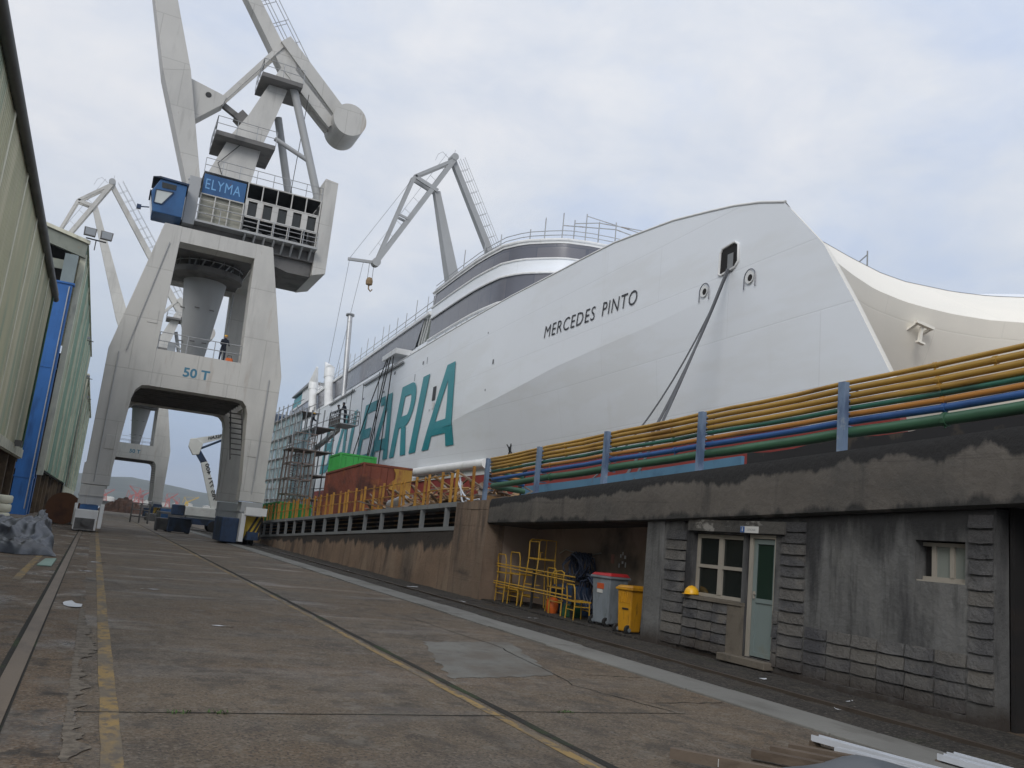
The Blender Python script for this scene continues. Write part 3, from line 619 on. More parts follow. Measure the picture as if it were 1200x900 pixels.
sb(MB().tube(shp(24.2,7,12.),shp(24.2,7,12.75),.03,6).tube(shp(24.2,7,12.6),shp(24.9,7,12.3),.025,6),'bow_staff',m_greypost)
# cables hanging down the side
cn = 0
for (u0,v0,u1,v1,b) in ((69.6,15.0,74.5,5.4,.4),(70.4,15.,75.,5.2,.6),(68.6,14.9,70.0,5.,.2),(70.8,15,81.5,6.2,1.4),(73,14.2,72.2,6.,.0),(79,14.,78.6,8.,.1),(84,14.2,84.6,9.,0.1)):
    pts = []
    for i in range(13):
        t = i/12; pts.append(shp(lerp(u0,u1,t)+b*math.sin(t*math.pi)*.4, -.35+.2*t, lerp(v0,v1,t)))
    sb(MB().path(pts,.05 if cn<4 else .03,5),'hanging_cable',m_cable); cn += 1

# mooring ropes from the bow opening to the dock deck
tops = shp(23.3,-.1,10.15)
for i,(e,b,lab) in enumerate((((13.2,19.8,3.6),-.25,'dark hawser from the bow opening, right of the pair running together'),((13.2,20.6,3.5),-.55,'dark hawser from the bow opening, middle rope of the three'),((13.2,23.6,3.3),-1.3,'thin mooring rope from the bow opening splaying away to the left'))):
    pts = []
    for j in range(15):
        t = j/14; p = tops.lerp(Vector(e),t); p.z += b*4*t*(1-t); p.x += (i-1)*.05; pts.append(p)
    r = .045 if i<2 else .028
    o = tag(MB().path(pts,r,6).build('mooring_rope',m_rope,smooth=60), lab, 'rope', 'mooring ropes at the bow')

# ------------------------------------------------------------------ quay wall heights (the dock side slopes down towards the sea)
zt_pts = [(-12,4.68),(6.7,3.65),(22.2,2.80),(60,1.38),(120,-.1)]
zb_pts = [(-12,3.45),(7,2.65),(11.4,2.45),(14.4,2.32),(22.2,2.10)]
ZT = lambda y: interp(y, zt_pts)
ZB = lambda y: interp(y, zb_pts)
# dock-side deck behind the wall
rows = [[(x,y,ZT(y)-.06) for x in (10.35,14.6)] for y in (-12,6.7,14,22.2,40,60,95)]
rows2 = [[(14.6,y,ZT(y)-.06),(14.6,y,-.2)] for y in (-12,6.7,14,22.2,40,60,95)]
struct(MB().grid(rows).grid(rows2).build('dock_deck', m_deck))

# ------------------------------------------------------------------ quay building
bl = (10,14,0)
qb = root('quay_building', 'dark stained concrete building in the quay wall with a door, windows and an open niche', 'building', bl)
def pb(mb, name, mat, par=qb, **k): return mb.build(name, mat, par, off=bl, **k)
def wallquad(m, x, y0, y1, z0f, z1f, th=.25, n=1):
    for i in range(n):
        a = lerp(y0,y1,i/n); b = lerp(y0,y1,(i+1)/n)
        f0 = z0f if callable(z0f) else (lambda y: z0f); f1 = z1f if callable(z1f) else (lambda y: z1f)
        m.hexa([(x,a,f0(a)),(x+th,a,f0(a)),(x+th,b,f0(b)),(x,b,f0(b)),(x,a,f1(a)),(x+th,a,f1(a)),(x+th,b,f1(b)),(x,b,f1(b))])
    return m
# beam: subdivided face with slight unevenness
rows = []
for i in range(80):
    y = lerp(-8,22.1,i/79); z0 = ZB(y); z1 = ZT(y); rows.append([(10.0+.0*random.random(),y,z0),(9.94+random.uniform(-.006,.006),y,z0+.04),(9.945+random.uniform(-.004,.004),y,lerp(z0,z1,.45)),(9.95+random.uniform(-.006,.006),y,z1-.12),(10.0,y,z1),(10.5,y,z1-.01)])
m = MB().grid(rows); m.add([(10.0,y,ZB(y)) for y in (-8,22.1)]+[(12.6,22.1,2.1),(12.6,-8,3.2)],[(0,1,2,3)])
bo = pb(m,'roof_beam',m_beam,smooth=40)
tr = bo.data.attributes.new('top_run','FLOAT','POINT'); lr = bo.data.attributes.new('low_run','FLOAT','POINT')
for i in range(len(bo.data.vertices)):
    c = i%6 if i < 480 else 0
    tr.data[i].value = (0,.04,.45,.9,1,1)[c]; lr.data[i].value = (1,.95,.55,.1,0,0)[c]
# walls between openings (front face at x=10.06)
WX = 10.06
m = MB()
wallquad(m,WX,7.05,7.46,0,ZB); wallquad(m,WX,7.46,8.21,0,1.68); wallquad(m,WX,7.46,8.21,2.22,ZB); wallquad(m,WX,8.21,10.86,0,ZB)
wallquad(m,WX,10.86,11.52,2.18,ZB); wallquad(m,WX,11.52,13.0,0,1.0); wallquad(m,WX,11.64,13.0,2.16,ZB); wallquad(m,WX,11.52,11.64,1.0,ZB); wallquad(m,WX,13.0,13.3,0,ZB); wallquad(m,WX,10.86,11.52,0,.19)
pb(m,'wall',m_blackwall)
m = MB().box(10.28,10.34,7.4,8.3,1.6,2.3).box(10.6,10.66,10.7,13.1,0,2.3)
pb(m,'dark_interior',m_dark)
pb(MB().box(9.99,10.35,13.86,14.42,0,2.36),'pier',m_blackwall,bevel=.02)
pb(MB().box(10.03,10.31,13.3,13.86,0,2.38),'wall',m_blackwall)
# split-face block courses, each block leaning out towards its lower edge
def courses(name, y0, y1, ncol, z0, z1, nrow, x=WX, out=.034):
    m = MB(); dz = (z1-z0)/nrow; dy = (y1-y0)/ncol
    for r in range(nrow):
        for c in range(ncol):
            a = y0+c*dy+.012+random.uniform(-.004,.004); b = y0+(c+1)*dy-.012+random.uniform(-.004,.004); zb = z0+r*dz+.008; zt = z0+(r+1)*dz-.012
            o = out*random.uniform(.7,1.3); sag = random.uniform(.004,.014); mid = (a+b)/2
            vs = [(x+.01,a,zb+sag),(x-o,a,zb+sag),(x-o*1.15,mid,zb),(x-o,b,zb+sag),(x+.01,b,zb+sag),
                  (x+.01,a,zt),(x-.012,a,zt),(x-.02,mid,zt),(x-.012,b,zt),(x+.01,b,zt)]
            m.add(vs,[(0,1,2,3,4),(9,8,7,6,5),(1,6,7,2),(2,7,8,3),(0,5,6,1),(3,8,9,4)])
    ob = pb(m,name,m_block); tn = ob.data.attributes.new('tone','FLOAT','POINT'); v_ = 0
    for i in range(len(ob.data.vertices)):
        if i%10 == 0: v_ = random.random()
        tn.data[i].value = v_
    return ob
courses('block_pilaster',13.18,13.8,1,.1,2.2,11,x=10.04)
courses('block_pilaster',10.18,10.72,1,.12,2.42,13)
courses('block_pilaster',7.06,7.42,1,.28,2.58,12)
courses('block_dado',7.43,10.16,6,.1,.84,4)
courses('block_dado',11.9,13.14,3,.12,.97,5,x=10.03)
courses('block_dado',10.73,10.87,1,.12,1.0,4)
pb(MB().box(9.96,10.07,7.44,10.15,.0,.11),'plinth',m_blackwall)
pb(MB().box(9.98,10.3,11.53,13.12,.975,1.035),'window_sill',m_sill)
pb(MB().box(10.0,10.07,11.54,11.9,.05,.97),'sill_pier',m_sill)
pb(MB().box(9.99,10.055,10.62,13.1,2.2,2.4),'lintel',M('peeling_lintel',(.07,.066,.06),[((.28,.27,.25),(2.2,2.2,4),.56,.62,.85),((.02,.02,.02),(2,2,1),.5,.62,.8)],rough=.85,space='pos',bump=.5,bscale=12))
# four-pane window
wx = 10.14
win = pb(MB().box(wx,wx+.06,11.66,12.98,2.08,2.15).box(wx,wx+.06,11.66,12.98,1.04,1.10).box(wx,wx+.06,11.66,11.73,1.1,2.08).box(wx,wx+.06,12.91,12.98,1.1,2.08),'window',m_frame)
pb(MB().box(wx-.01,wx+.05,12.25,12.36,1.1,2.08).box(wx-.005,wx+.05,11.73,12.25,1.55,1.61).box(wx-.005,wx+.05,12.36,12.91,1.55,1.61),'mullion',m_frame,win)
for a,b in ((11.73,12.25),(12.36,12.91)):
    for c,d in ((1.1,1.55),(1.61,2.08)): pb(MB().box(wx+.03,wx+.036,a,b,c,d),'pane',m_glass,win)
# door
dx = 10.13
dr = pb(MB().box(dx-.05,dx+.05,11.43,11.5,.19,2.18).box(dx-.05,dx+.05,10.865,10.90,.19,2.18).box(dx-.05,dx+.05,10.90,11.43,2.12,2.18),'door',m_frame)
pb(MB().box(dx-.02,dx+.03,11.34,11.42,.21,2.11).box(dx-.02,dx+.03,10.905,10.95,.21,2.11).box(dx-.02,dx+.03,10.95,11.34,.21,.28).box(dx-.02,dx+.03,10.95,11.34,1.07,1.14).box(dx-.02,dx+.03,10.95,11.34,2.03,2.11).box(dx,dx+.02,10.95,11.34,.28,1.07),'door_leaf',m_door,dr)
pb(MB().box(dx,dx+.01,10.95,11.34,1.14,2.03),'door_glass',m_gglass,dr)
pb(MB().box(dx-.05,dx-.02,11.35,11.375,1.13,1.25).box(dx-.06,dx-.045,11.30,11.375,1.2,1.22),'door_handle',m_frame,dr)
pb(MB().box(9.86,10.3,10.8,11.95,.06,.175),'door_step',m_sill,bevel=.01)
# small high window
sw = pb(MB().box(10.2,10.26,7.47,8.2,1.7,1.75).box(10.2,10.26,7.47,8.2,2.15,2.2).box(10.2,10.26,7.47,7.52,1.75,2.15).box(10.2,10.26,8.0,8.06,1.75,2.15).box(10.19,10.25,7.72,7.78,1.75,2.15),'window',m_frame)
pb(MB().box(10.23,10.236,7.52,7.72,1.75,2.15).box(10.23,10.236,7.78,8.0,1.75,2.15),'pane',m_shade,sw)
pb(MB().box(10.08,10.27,7.47,8.2,1.665,1.7),'window_sill',m_frame,sw)
# open niche and the passage nearest the camera
m = MB(); m.box(11.55,11.65,14.2,22.6,0,2.4); m.box(10.5,11.55,22.15,22.25,0,2.4); m.box(10.36,11.55,14.2,14.3,0,2.4)
pb(m,'niche_wall',m_nichewall)
pb(MB().box(10.0,11.55,14.43,22.1,-.02,.06),'niche_floor',m_track if False else m_soil)
pb(MB().box(11.3,11.5,15.2,15.7,0,2.3),'niche_post',m_dark)
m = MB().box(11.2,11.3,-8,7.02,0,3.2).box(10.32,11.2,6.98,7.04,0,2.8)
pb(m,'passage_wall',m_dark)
# painted marks on the niche wall
mb = MB()
for (a,b,c,d) in ((17.0,17.07,1.42,1.5),(17.1,17.16,1.3,1.36),(16.98,17.02,1.22,1.34),(17.2,17.25,1.44,1.52),(17.12,17.16,1.5,1.58),(17.25,17.29,1.2,1.3)): mb.box(11.54,11.548,a+.45,b+.45,c+.12,d+.12)
pb(mb,'wall_marks',m_litter)
tag(MB().box(11.53,11.547,17.95,18.08,1.4,1.62).build('wall_notice',M('faded_red_notice',(.32,.16,.13),rough=.7)),'small faded reddish notice on the back wall of the niche','notice')
tag(MB().path([(11.5,20.6,1.5),(11.45,20.2,1.62),(11.47,19.6,1.55),(11.47,19.0,1.53),(11.5,18.5,1.62)],.014,5).build('wall_cable',m_steel),'pale loose cable strung along the back wall of the niche','cable')
sg = tag(MB().box(9.975,9.988,11.2,11.64,2.2,2.31).build('door_sign',m_paper),'small cream sign with a blue square over the pale green door','sign')
MB().box(9.968,9.974,11.53,11.63,2.205,2.305).build('sign_panel',m_pblue,sg)
text_mb('i',.022,.07,lambda x,y:(9.966,11.59-x,2.222+y),bold=.02).build('sign_lettering',m_paper,sg)
text_mb('OFICINA',.2,.036,lambda x,y:(9.973,11.46-x,2.235+y)).build('sign_lettering',m_greypost,sg)
# helmet on the sill
hl = (10.06,12.97,1.036); h = root('hard_hat','yellow hard hat resting on the sill of the four-pane window','helmet',hl)
m = MB()
prof = [(.135,0.02),(.13,.06),(.11,.105),(.075,.135),(.03,.15),(.001,.153)]
m.lathe(prof,(0,0,0),20); m.build('shell',m_helmet,h,smooth=60)
MB().add([(.145*math.cos(R(t))*1.0+(-.05 if 120<t<240 else 0),.125*math.sin(R(t)),.012) for t in range(0,360,15)]+[(.13*math.cos(R(t)),.115*math.sin(R(t)),.022) for t in range(0,360,15)],[(i,(i+1)%24,24+(i+1)%24,24+i) for i in range(24)]).build('brim',m_helmet,h)
MB().path([(-.12,0,.075),(-.07,0,.14),(0,0,.158),(.07,0,.14),(.12,0,.075)],.012,6).build('ridge',m_helmet,h)

# ------------------------------------------------------------------ retaining wall with gallery further along
rl = (10,24,0)
rw = root('retaining_wall','long low brown-stained retaining wall with a slatted gallery under its coping','wall',rl)
def pr(mb,name,mat,par=rw,**k): return mb.build(name,mat,par,off=rl,**k)
ZS = lambda y: interp(y,[(24.6,1.86),(60,.36),(90,-.9)])     # gallery sill
m = MB(); rows = []
for i in range(100):
    y = lerp(24.4,90,i/99); zz = max(.02,ZS(y)); rows.append([(9.93+random.uniform(-.02,.02),y,-.05),(9.98+random.uniform(-.015,.015),y,zz*.5),(10.0+random.uniform(-.015,.015),y,zz),(10.3,y,zz)])
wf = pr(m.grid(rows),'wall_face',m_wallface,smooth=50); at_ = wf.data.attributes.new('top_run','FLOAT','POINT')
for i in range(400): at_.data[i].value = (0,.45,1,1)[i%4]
m = MB()
for z0,z1 in ((-.05,.5),(.5,1.02),(1.02,1.5),(1.5,2.02),(2.02,2.5),(2.5,2.74)):
    n = 1 if z1 < 1.3 else 4
    for c in range(n):
        a = 22.12+c*2.4/n; b = a+2.4/n; o = random.uniform(-.012,.012)
        zz1 = z1 if z1<2.6 else ZT(b)-.01
        m.box(9.93+o,10.5,a+.004,b-.004,z0+.003,zz1)
pr(m,'wall_pier',m_brownwall)
pr(MB().grid([[(9.915,22.3+i*.28+random.uniform(-.1,.1),1.55+.25*math.sin(i)+random.uniform(-.1,.1)),(9.905,22.35+i*.27,.1)] for i in range(8)]) if False else wallquad(MB(),9.98,24.52,90,lambda y:ZT(y)-.13,lambda y:ZT(y)+.02,.6,12),'coping',m_greypost)
pr(wallquad(MB(),9.97,24.52,90,lambda y:ZS(y)+.0,lambda y:ZS(y)+.12,.28,12),'gallery_sill',m_greypost)
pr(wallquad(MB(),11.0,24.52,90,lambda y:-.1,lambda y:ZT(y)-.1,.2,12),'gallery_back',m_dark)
for i in range(28):
    y = 25.52+2.25*i
    pr(MB().hexa([(9.99,y-.07,ZS(y)+.11),(10.12,y-.07,ZS(y)+.11),(10.12,y+.07,ZS(y)+.11),(9.99,y+.07,ZS(y)+.11),(9.99,y-.07,ZT(y)-.12),(10.12,y-.07,ZT(y)-.12),(10.12,y+.07,ZT(y)-.12),(9.99,y+.07,ZT(y)-.12)]),'gallery_post',m_greypost)
m = MB()
for j in range(4):
    f = .2+.2*j
    for i in range(12):
        a = 24.6+i*5; b = a+5; m.bar((10.7,a,lerp(ZS(a),ZT(a),f)),(10.7,b,lerp(ZS(b),ZT(b),f)),.05)
pr(m,'gallery_pipes',m_scrap)
# tall yellow railing on top
yl = (10.15,42,ZT(42))
yr = root('quay_railing','chipped yellow steel railing of many uprights along the top of the retaining wall','railing',yl)
for i in range(30):
    y = 23.9+1.28*i+random.uniform(-.06,.06); z = ZT(y)
    for j,(dy,hh) in enumerate(((0,1.08),(.42,.98)) if i%2 else ((0,1.08),)):
        MB().bar((10.15,y+dy,z-.02),(10.13+random.uniform(-.02,.02),y+dy+random.uniform(-.03,.03),z+hh),.085,.05,up=(0,1,0)).build('railing_post',m_fence,yr,off=yl)
m = MB()
for f in (.5,.95):
    for i in range(10):
        a = 26+i*3.4; b = a+3.4; m.tube((10.15,a,ZT(a)+f),(10.15,b,ZT(b)+f),.022,5)
m.build('railing_bar',m_fence,yr,off=yl)

# ------------------------------------------------------------------ pipes on blue posts above the quay building
PX = 10.3; zf = lambda y: ZT(y)-3.645
pipes = [(4.755,.038,m_pyel,'thin brown-topped yellow pipe, the highest of the bundle over the quay wall'),(4.645,.048,m_pyel,'second yellow pipe from the top of the bundle over the quay wall'),
 (4.53,.048,m_pyel,'third yellow pipe from the top of the bundle over the quay wall'),(4.42,.048,m_pyel,'fourth yellow pipe down, directly above the dark green pipe'),
 (4.325,.041,m_pdgreen,'slim dark green pipe between yellow pipes in the bundle'),(4.23,.046,m_porange,'orange yellow pipe directly above the blue pipe'),
 (4.125,.055,m_pblue,'bright blue pipe above the thick green one in the bundle'),(3.955,.084,m_pgreen,'thick mid-green pipe, the lowest of the bundle on the quay wall')]
endz = [1.28,1.205,1.105,1.01,.9,.80,.66,.47]   # heights above the wall top at the far end
for k,(z,r,mt,lab) in enumerate(pipes):
    pts = []; ye = 23.1-.05*k
    for i in range(34):
        y = -6+ (ye+6)*i/33; t = min(1,max(0,(y-6.8)/(21.1-6.8)))
        hgt = lerp(z-ZT(6.8), endz[k]-.02, t)
        pts.append((PX+random.uniform(-.005,.005),y,ZT(y)+hgt+random.uniform(-.005,.005)-.014*math.sin((y-9.6)/3.3*math.pi)**2))
    lx,ly,lz = pts[-1]; pts += [(PX+.03,ly+.10,lz),(PX+.12,ly+.16,lz),(PX+.35,ly+.18,lz-.01),(PX+1.1,ly+.18,lz-.04)]
    pl = (PX,9,z); o = root('dock_pipe',lab,'pipe',pl,'coloured pipes along the quay wall top')
    MB().path(pts,r,10).build('pipe_run',mt,o,off=pl,smooth=60)
    for q in ((7.6,19.) if k%2 else (8.4,13.9)):
        i = min(range(34),key=lambda i:abs(pts[i][1]-q)); p = Vector(pts[i])
        MB().tube(p-Vector((0,.03,0)),p+Vector((0,.03,0)),r*1.2,10).bar(p+Vector((0,0,-r)),p+Vector((-.02,0,-r-.035)),.02).build('clamp',mt,o,off=pl)
for y,h,lab in ((9.64,4.61,'blue post on the wall between the small window and the green door'),(13.11,4.47,'blue post standing above the four-pane window'),
              (16.5,4.34,'blue post standing above the two wheeled bins'),(19.78,4.18,'blue post standing above the stacked yellow frames'),(23.01,4.02,'blue post at the far end of the pipe bundle')):
    pl = (10.16,y,ZT(y)); o = root('pipe_post',lab,'post',pl,'blue posts carrying the pipes')
    zb = ZT(y)-.02
    MB().box(10.12,10.14,y-.065,y+.065,zb,h).box(10.14,10.22,y-.065,y-.05,zb,h).box(10.14,10.22,y+.05,y+.065,zb,h).build('post_channel',m_postblue,o,off=pl)
    m = MB()
    for k in range(8):
        z = lerp(zb+.35,h-.1,k/7); m.bar((10.2,y-.05,z),(10.42,y-.05,z),.025)
    m.build('pipe_bracket',m_postblue,o,off=pl)
    MB().box(10.08,10.26,y-.1,y+.1,zb,zb+.025).build('base_plate',m_postblue,o,off=pl)
# pale blue steel kerb on the dock side, dark pallet by the near pipes
tag(wallquad(MB(),13.2,15.5,27,lambda y:ZT(y)-.05,lambda y:ZT(y)+.98,.1,6).build('dock_barrier',M('blue_barrier_paint',(.09,.21,.33),[((.05,.12,.2),(1,1,1),.5,.65,.7),(RUST,(2,2,2),.62,.72,.5)],rough=.55,space='pos')),'low pale blue steel barrier seen under the green pipe on the dock side','barrier')
tag(wallquad(MB(),13.2,5,15.3,lambda y:ZT(y)-.05,lambda y:ZT(y)+1.0+.05*math.sin(y*2.1),.12,14).build('dark_filler_strip',M('near_black_filler',(.018,.018,.02),[((.09,.07,.05),(2,2,2),.56,.68,.6)],rough=.85,space='pos')),'long black strip added to fill the gap on the dock edge under the thick green pipe','strip')  # black strip added to darken the gap and cover the red hull behind
o = root('timber_baulk','dark timber baulks lying on the dock edge under the nearest pipes','timber',(10.9,7.3,ZT(7.3)))
for j in range(3): MB().bar((-.2+.22*j,-.6,.08),(-.1+.22*j,.7,.02),.14,.12).build('baulk',m_wood,o)

# ------------------------------------------------------------------ things in the niche
def bin_(name,label,loc,w_,d_,h_,body,lid,rz,labelled):
    o = root(name,label,'bin',loc); o.rotation_euler = (0,0,rz)
    t = .82
    m = MB().hexa([(-w_/2*t,-d_/2*t,.06),(w_/2*t,-d_/2*t,.06),(w_/2*t,d_/2*t,.06),(-w_/2*t,d_/2*t,.06),(-w_/2,-d_/2,h_*.92),(w_/2,-d_/2,h_*.92),(w_/2,d_/2,h_*.92),(-w_/2,d_/2,h_*.92)])
    m.build('bin_body',body,o,bevel=.025)
    MB().box(-w_/2-.035,w_/2+.035,-d_/2-.035,d_/2+.035,h_*.89,h_*.935).build('rim',body,o,bevel=.012)
    MB().hexa([(-w_/2-.02,-d_/2-.03,h_*.937),(w_/2+.02,-d_/2-.03,h_*.937),(w_/2+.02,d_/2+.03,h_*.937),(-w_/2-.02,d_/2+.03,h_*.937),(-w_/2+.03,-d_/2+.02,h_),(w_/2-.03,-d_/2+.02,h_),(w_/2-.03,d_/2-.02,h_*.985),(-w_/2+.03,d_/2-.02,h_*.985)]).build('lid',lid,o,bevel=.015)
    for s in (-1,1):
        wh = MB().tube((-w_/2*t+.0,-d_/2*.78 if s<0 else d_/2*.78,.1),(-w_/2*t-.0,(-d_/2*.78 if s<0 else d_/2*.78)+.06,.1),.1,18).build('wheel',m_rubber,o,smooth=40)
        MB().tube((-w_/2*t,(-d_/2*.78 if s<0 else d_/2*.78)-.012,.1),(-w_/2*t,(-d_/2*.78 if s<0 else d_/2*.78)+.072,.1),.04,10).build('hub',m_bingrey,wh)
    return o
g = bin_('wheeled_bin','grey wheeled bin with a red lid and orange label in the niche',(10.62,16.6,.05),.54,.62,1.16,m_bingrey,m_binred,R(8),True)
MB().box(-.273,-.25,-.1,.12,.80,.92).build('bin_label',m_label,g); MB().box(-.267,-.24,-.06,.12,.71,.79).build('bin_label',m_paper,g)
g = bin_('wheeled_bin','yellow wheeled bin beside the grey concrete pier',(10.32,15.3,.03),.38,.42,1.0,m_binyel,m_binyel,R(12),False)
MB().box(-.188,-.165,-.12,.05,.5,.535).build('bin_slot',m_hazblk,g)
m = MB()
for i in range(5): m.box(-.196,-.17,-.15+.065*i,-.125+.065*i,.64,.86)
m.build('bin_ribs',m_binyel,g)

def stool(loc, label, rz=0, h=.78, back=.48, w_=.52, d_=.46, tiers=2):
    o = root('tubular_chair',label,'chair',loc,'yellow tubular chairs in the niche'); o.rotation_euler = (0,0,rz)
    r = .016
    for sx in (-1,1):
        for sy in (-1,1): MB().tube((sx*d_/2,sy*w_/2,0),(sx*d_/2*.92,sy*w_/2*.95,h),r,6).build('leg',m_tubeyel,o,smooth=60)
    for t in range(tiers):
        z = h*(t+1)/tiers; MB().box(-d_/2-.02,d_/2+.02,-w_/2,w_/2,z-.02,z+.012).build('seat',m_tubeyel,o)
    m = MB()
    m.path([(-d_/2*.92,-w_/2*.95,h),(-d_/2-.02,-w_/2*.98,h+back*.8),(-d_/2-.03,-w_/2*.8,h+back),(-d_/2-.03,w_/2*.8,h+back),(-d_/2-.02,w_/2*.98,h+back*.8),(-d_/2*.92,w_/2*.95,h)],r,6)
    m.build('back_hoop',m_tubeyel,o,smooth=60)
    m = MB(); m.tube((-d_/2,-w_/2,.22),(-d_/2,w_/2,.22),.012,5); m.tube((d_/2,-w_/2,.22),(d_/2,w_/2,.22),.012,5); m.tube((-d_/2,-w_/2,.3),(d_/2,-w_/2,.3),.012,5); m.tube((-d_/2,w_/2,.3),(d_/2,w_/2,.3),.012,5)
    m.build('stretcher',m_tubeyel,o,smooth=60)
    return o
stool((10.5,21.55,.06),'yellow two-tier chair frame against the brown pier, farthest left in the niche')
stool((10.5,20.75,.06),'yellow two-tier chair frame between the end one and the tall steps',R(3),.8,.55)
stool((10.75,19.1,.06),'yellow chair frame behind the long rails, under the blue hoses',R(-4),.62,.45)
stool((10.4,17.55,.06),'small low yellow chair beside the grey bin',R(-6),.42,.36,.46,.4,1)
# tall steps
o = root('work_steps','tall yellow work steps with a top platform and hooped handrail','steps',(10.65,20.0,.06)); r=.018
for sx in (-1,1):
    for sy in (-1,1): MB().tube((sx*.34,sy*.3,0),(sx*.24,sy*.27,1.25),r,6).build('leg',m_tubeyel,o,smooth=60)
for z in (.3,.6,.92): MB().box(-.33+z*.06,-.12,-.28,.28,z-.02,z).build('step',m_tubeyel,o)
MB().box(-.26,.26,-.29,.29,1.23,1.27).build('platform',m_tubeyel,o)
m = MB()
for sy in (-1,1): m.path([(-.24,sy*.27,1.25),(-.25,sy*.27,1.68),(-.2,sy*.27,1.74),(.24,sy*.27,1.74),(.24,sy*.27,1.25)],r,6)
m.tube((-.25,-.27,1.68),(-.25,.27,1.68),r,6); m.build('handrail',m_tubeyel,o,smooth=60)
MB().tube((-.05,0,1.27),(-.05,0,1.42),.012,6).tube((-.05,-.08,1.42),(-.05,.08,1.42),.012,6).build('latch',m_tubeyel,o)
# long guard rail leaning in front
o = root('guard_rail','long yellow guard rail of double bars leaning across the chairs','guard rail',(10.28,19.6,.06))
for (ya,za,yb,zb) in ((2.3,1.0,-2.0,.95),(2.3,.93,-2.0,.84),(2.4,.52,-1.9,.5),(2.4,.46,-1.9,.42)): MB().tube((0,ya,za),(0,yb,zb),.017,6).build('bar',m_tubeyel,o,smooth=60)
for y_ in (-1.95,.1): MB().bar((.02,y_,0),(.02,y_,1.02),.05,.05).build('upright',m_hazblk,o)
o = root('stacking_frame','yellow tubular frame with curved top standing by the blue hoses','frame',(10.55,18.55,.06))
MB().path([(-.2,.3,0),(-.2,.3,.9),(-.16,.26,1.0),(-.1,.0,1.04),(-.16,-.26,1.0),(-.2,-.3,.9),(-.2,-.3,0)],.017,6).build('hoop',m_tubeyel,o,smooth=60)
for z in (.3,.62,.9): MB().tube((-.2,-.3,z),(-.2,.3,z),.014,6).build('bar',m_tubeyel,o)
def coil(loc,label,mat,n,rad,seed,sz=1.):
    rnd = random.Random(seed); o = root('hose_heap',label,'hose',loc); pts = []
    for i in range(n*10):
        a = i/10*2*math.pi; rr = rad*(.75+.3*rnd.random()); pts.append((.18*math.sin(a*.37)+rnd.uniform(-.05,.05)+rr*.25*math.cos(a*1.3),rr*math.cos(a),sz*(.1+rad+rr*math.sin(a)*.95)+rnd.uniform(-.02,.02)))
    MB().path(pts,.022,6).build('hose',mat,o,smooth=60); return o
coil((11.15,18.9,.75),'heap of dark blue hoses piled behind the yellow frames',m_hose,14,.38,3)
coil((10.95,17.75,.05),'tangle of dark blue hose behind the small low chair',m_hose,12,.42,5,1.15)
tag(MB().hexa([(11.0-.3,18.4,.06),(11.3,18.4,.06),(11.3,19.6,.06),(10.7,19.6,.06),(10.75,18.5,.75),(11.25,18.5,.75),(11.25,19.5,.8),(10.75,19.5,.72)]).build('tool_chest',m_navy,bevel=.03),'dark steel chest under the heap of blue hoses','chest')
tag(MB().lathe([(.12,0),(.15,.1),(.15,.3),(.11,.36),(.05,.38)],(10.5,18.95,.06),14).build('orange_canister',m_orange,smooth=40),'orange canister on the niche floor under the guard rail','canister')
tag(MB().hexa([(10.42,18.0,.06),(10.8,18.0,.06),(10.8,18.35,.06),(10.42,18.35,.06),(10.45,18.02,.36),(10.78,18.02,.36),(10.78,18.33,.36),(10.45,18.33,.36)]).build('plastic_crate',m_dgreen,bevel=.02),'dark green plastic crate on the niche floor','crate')

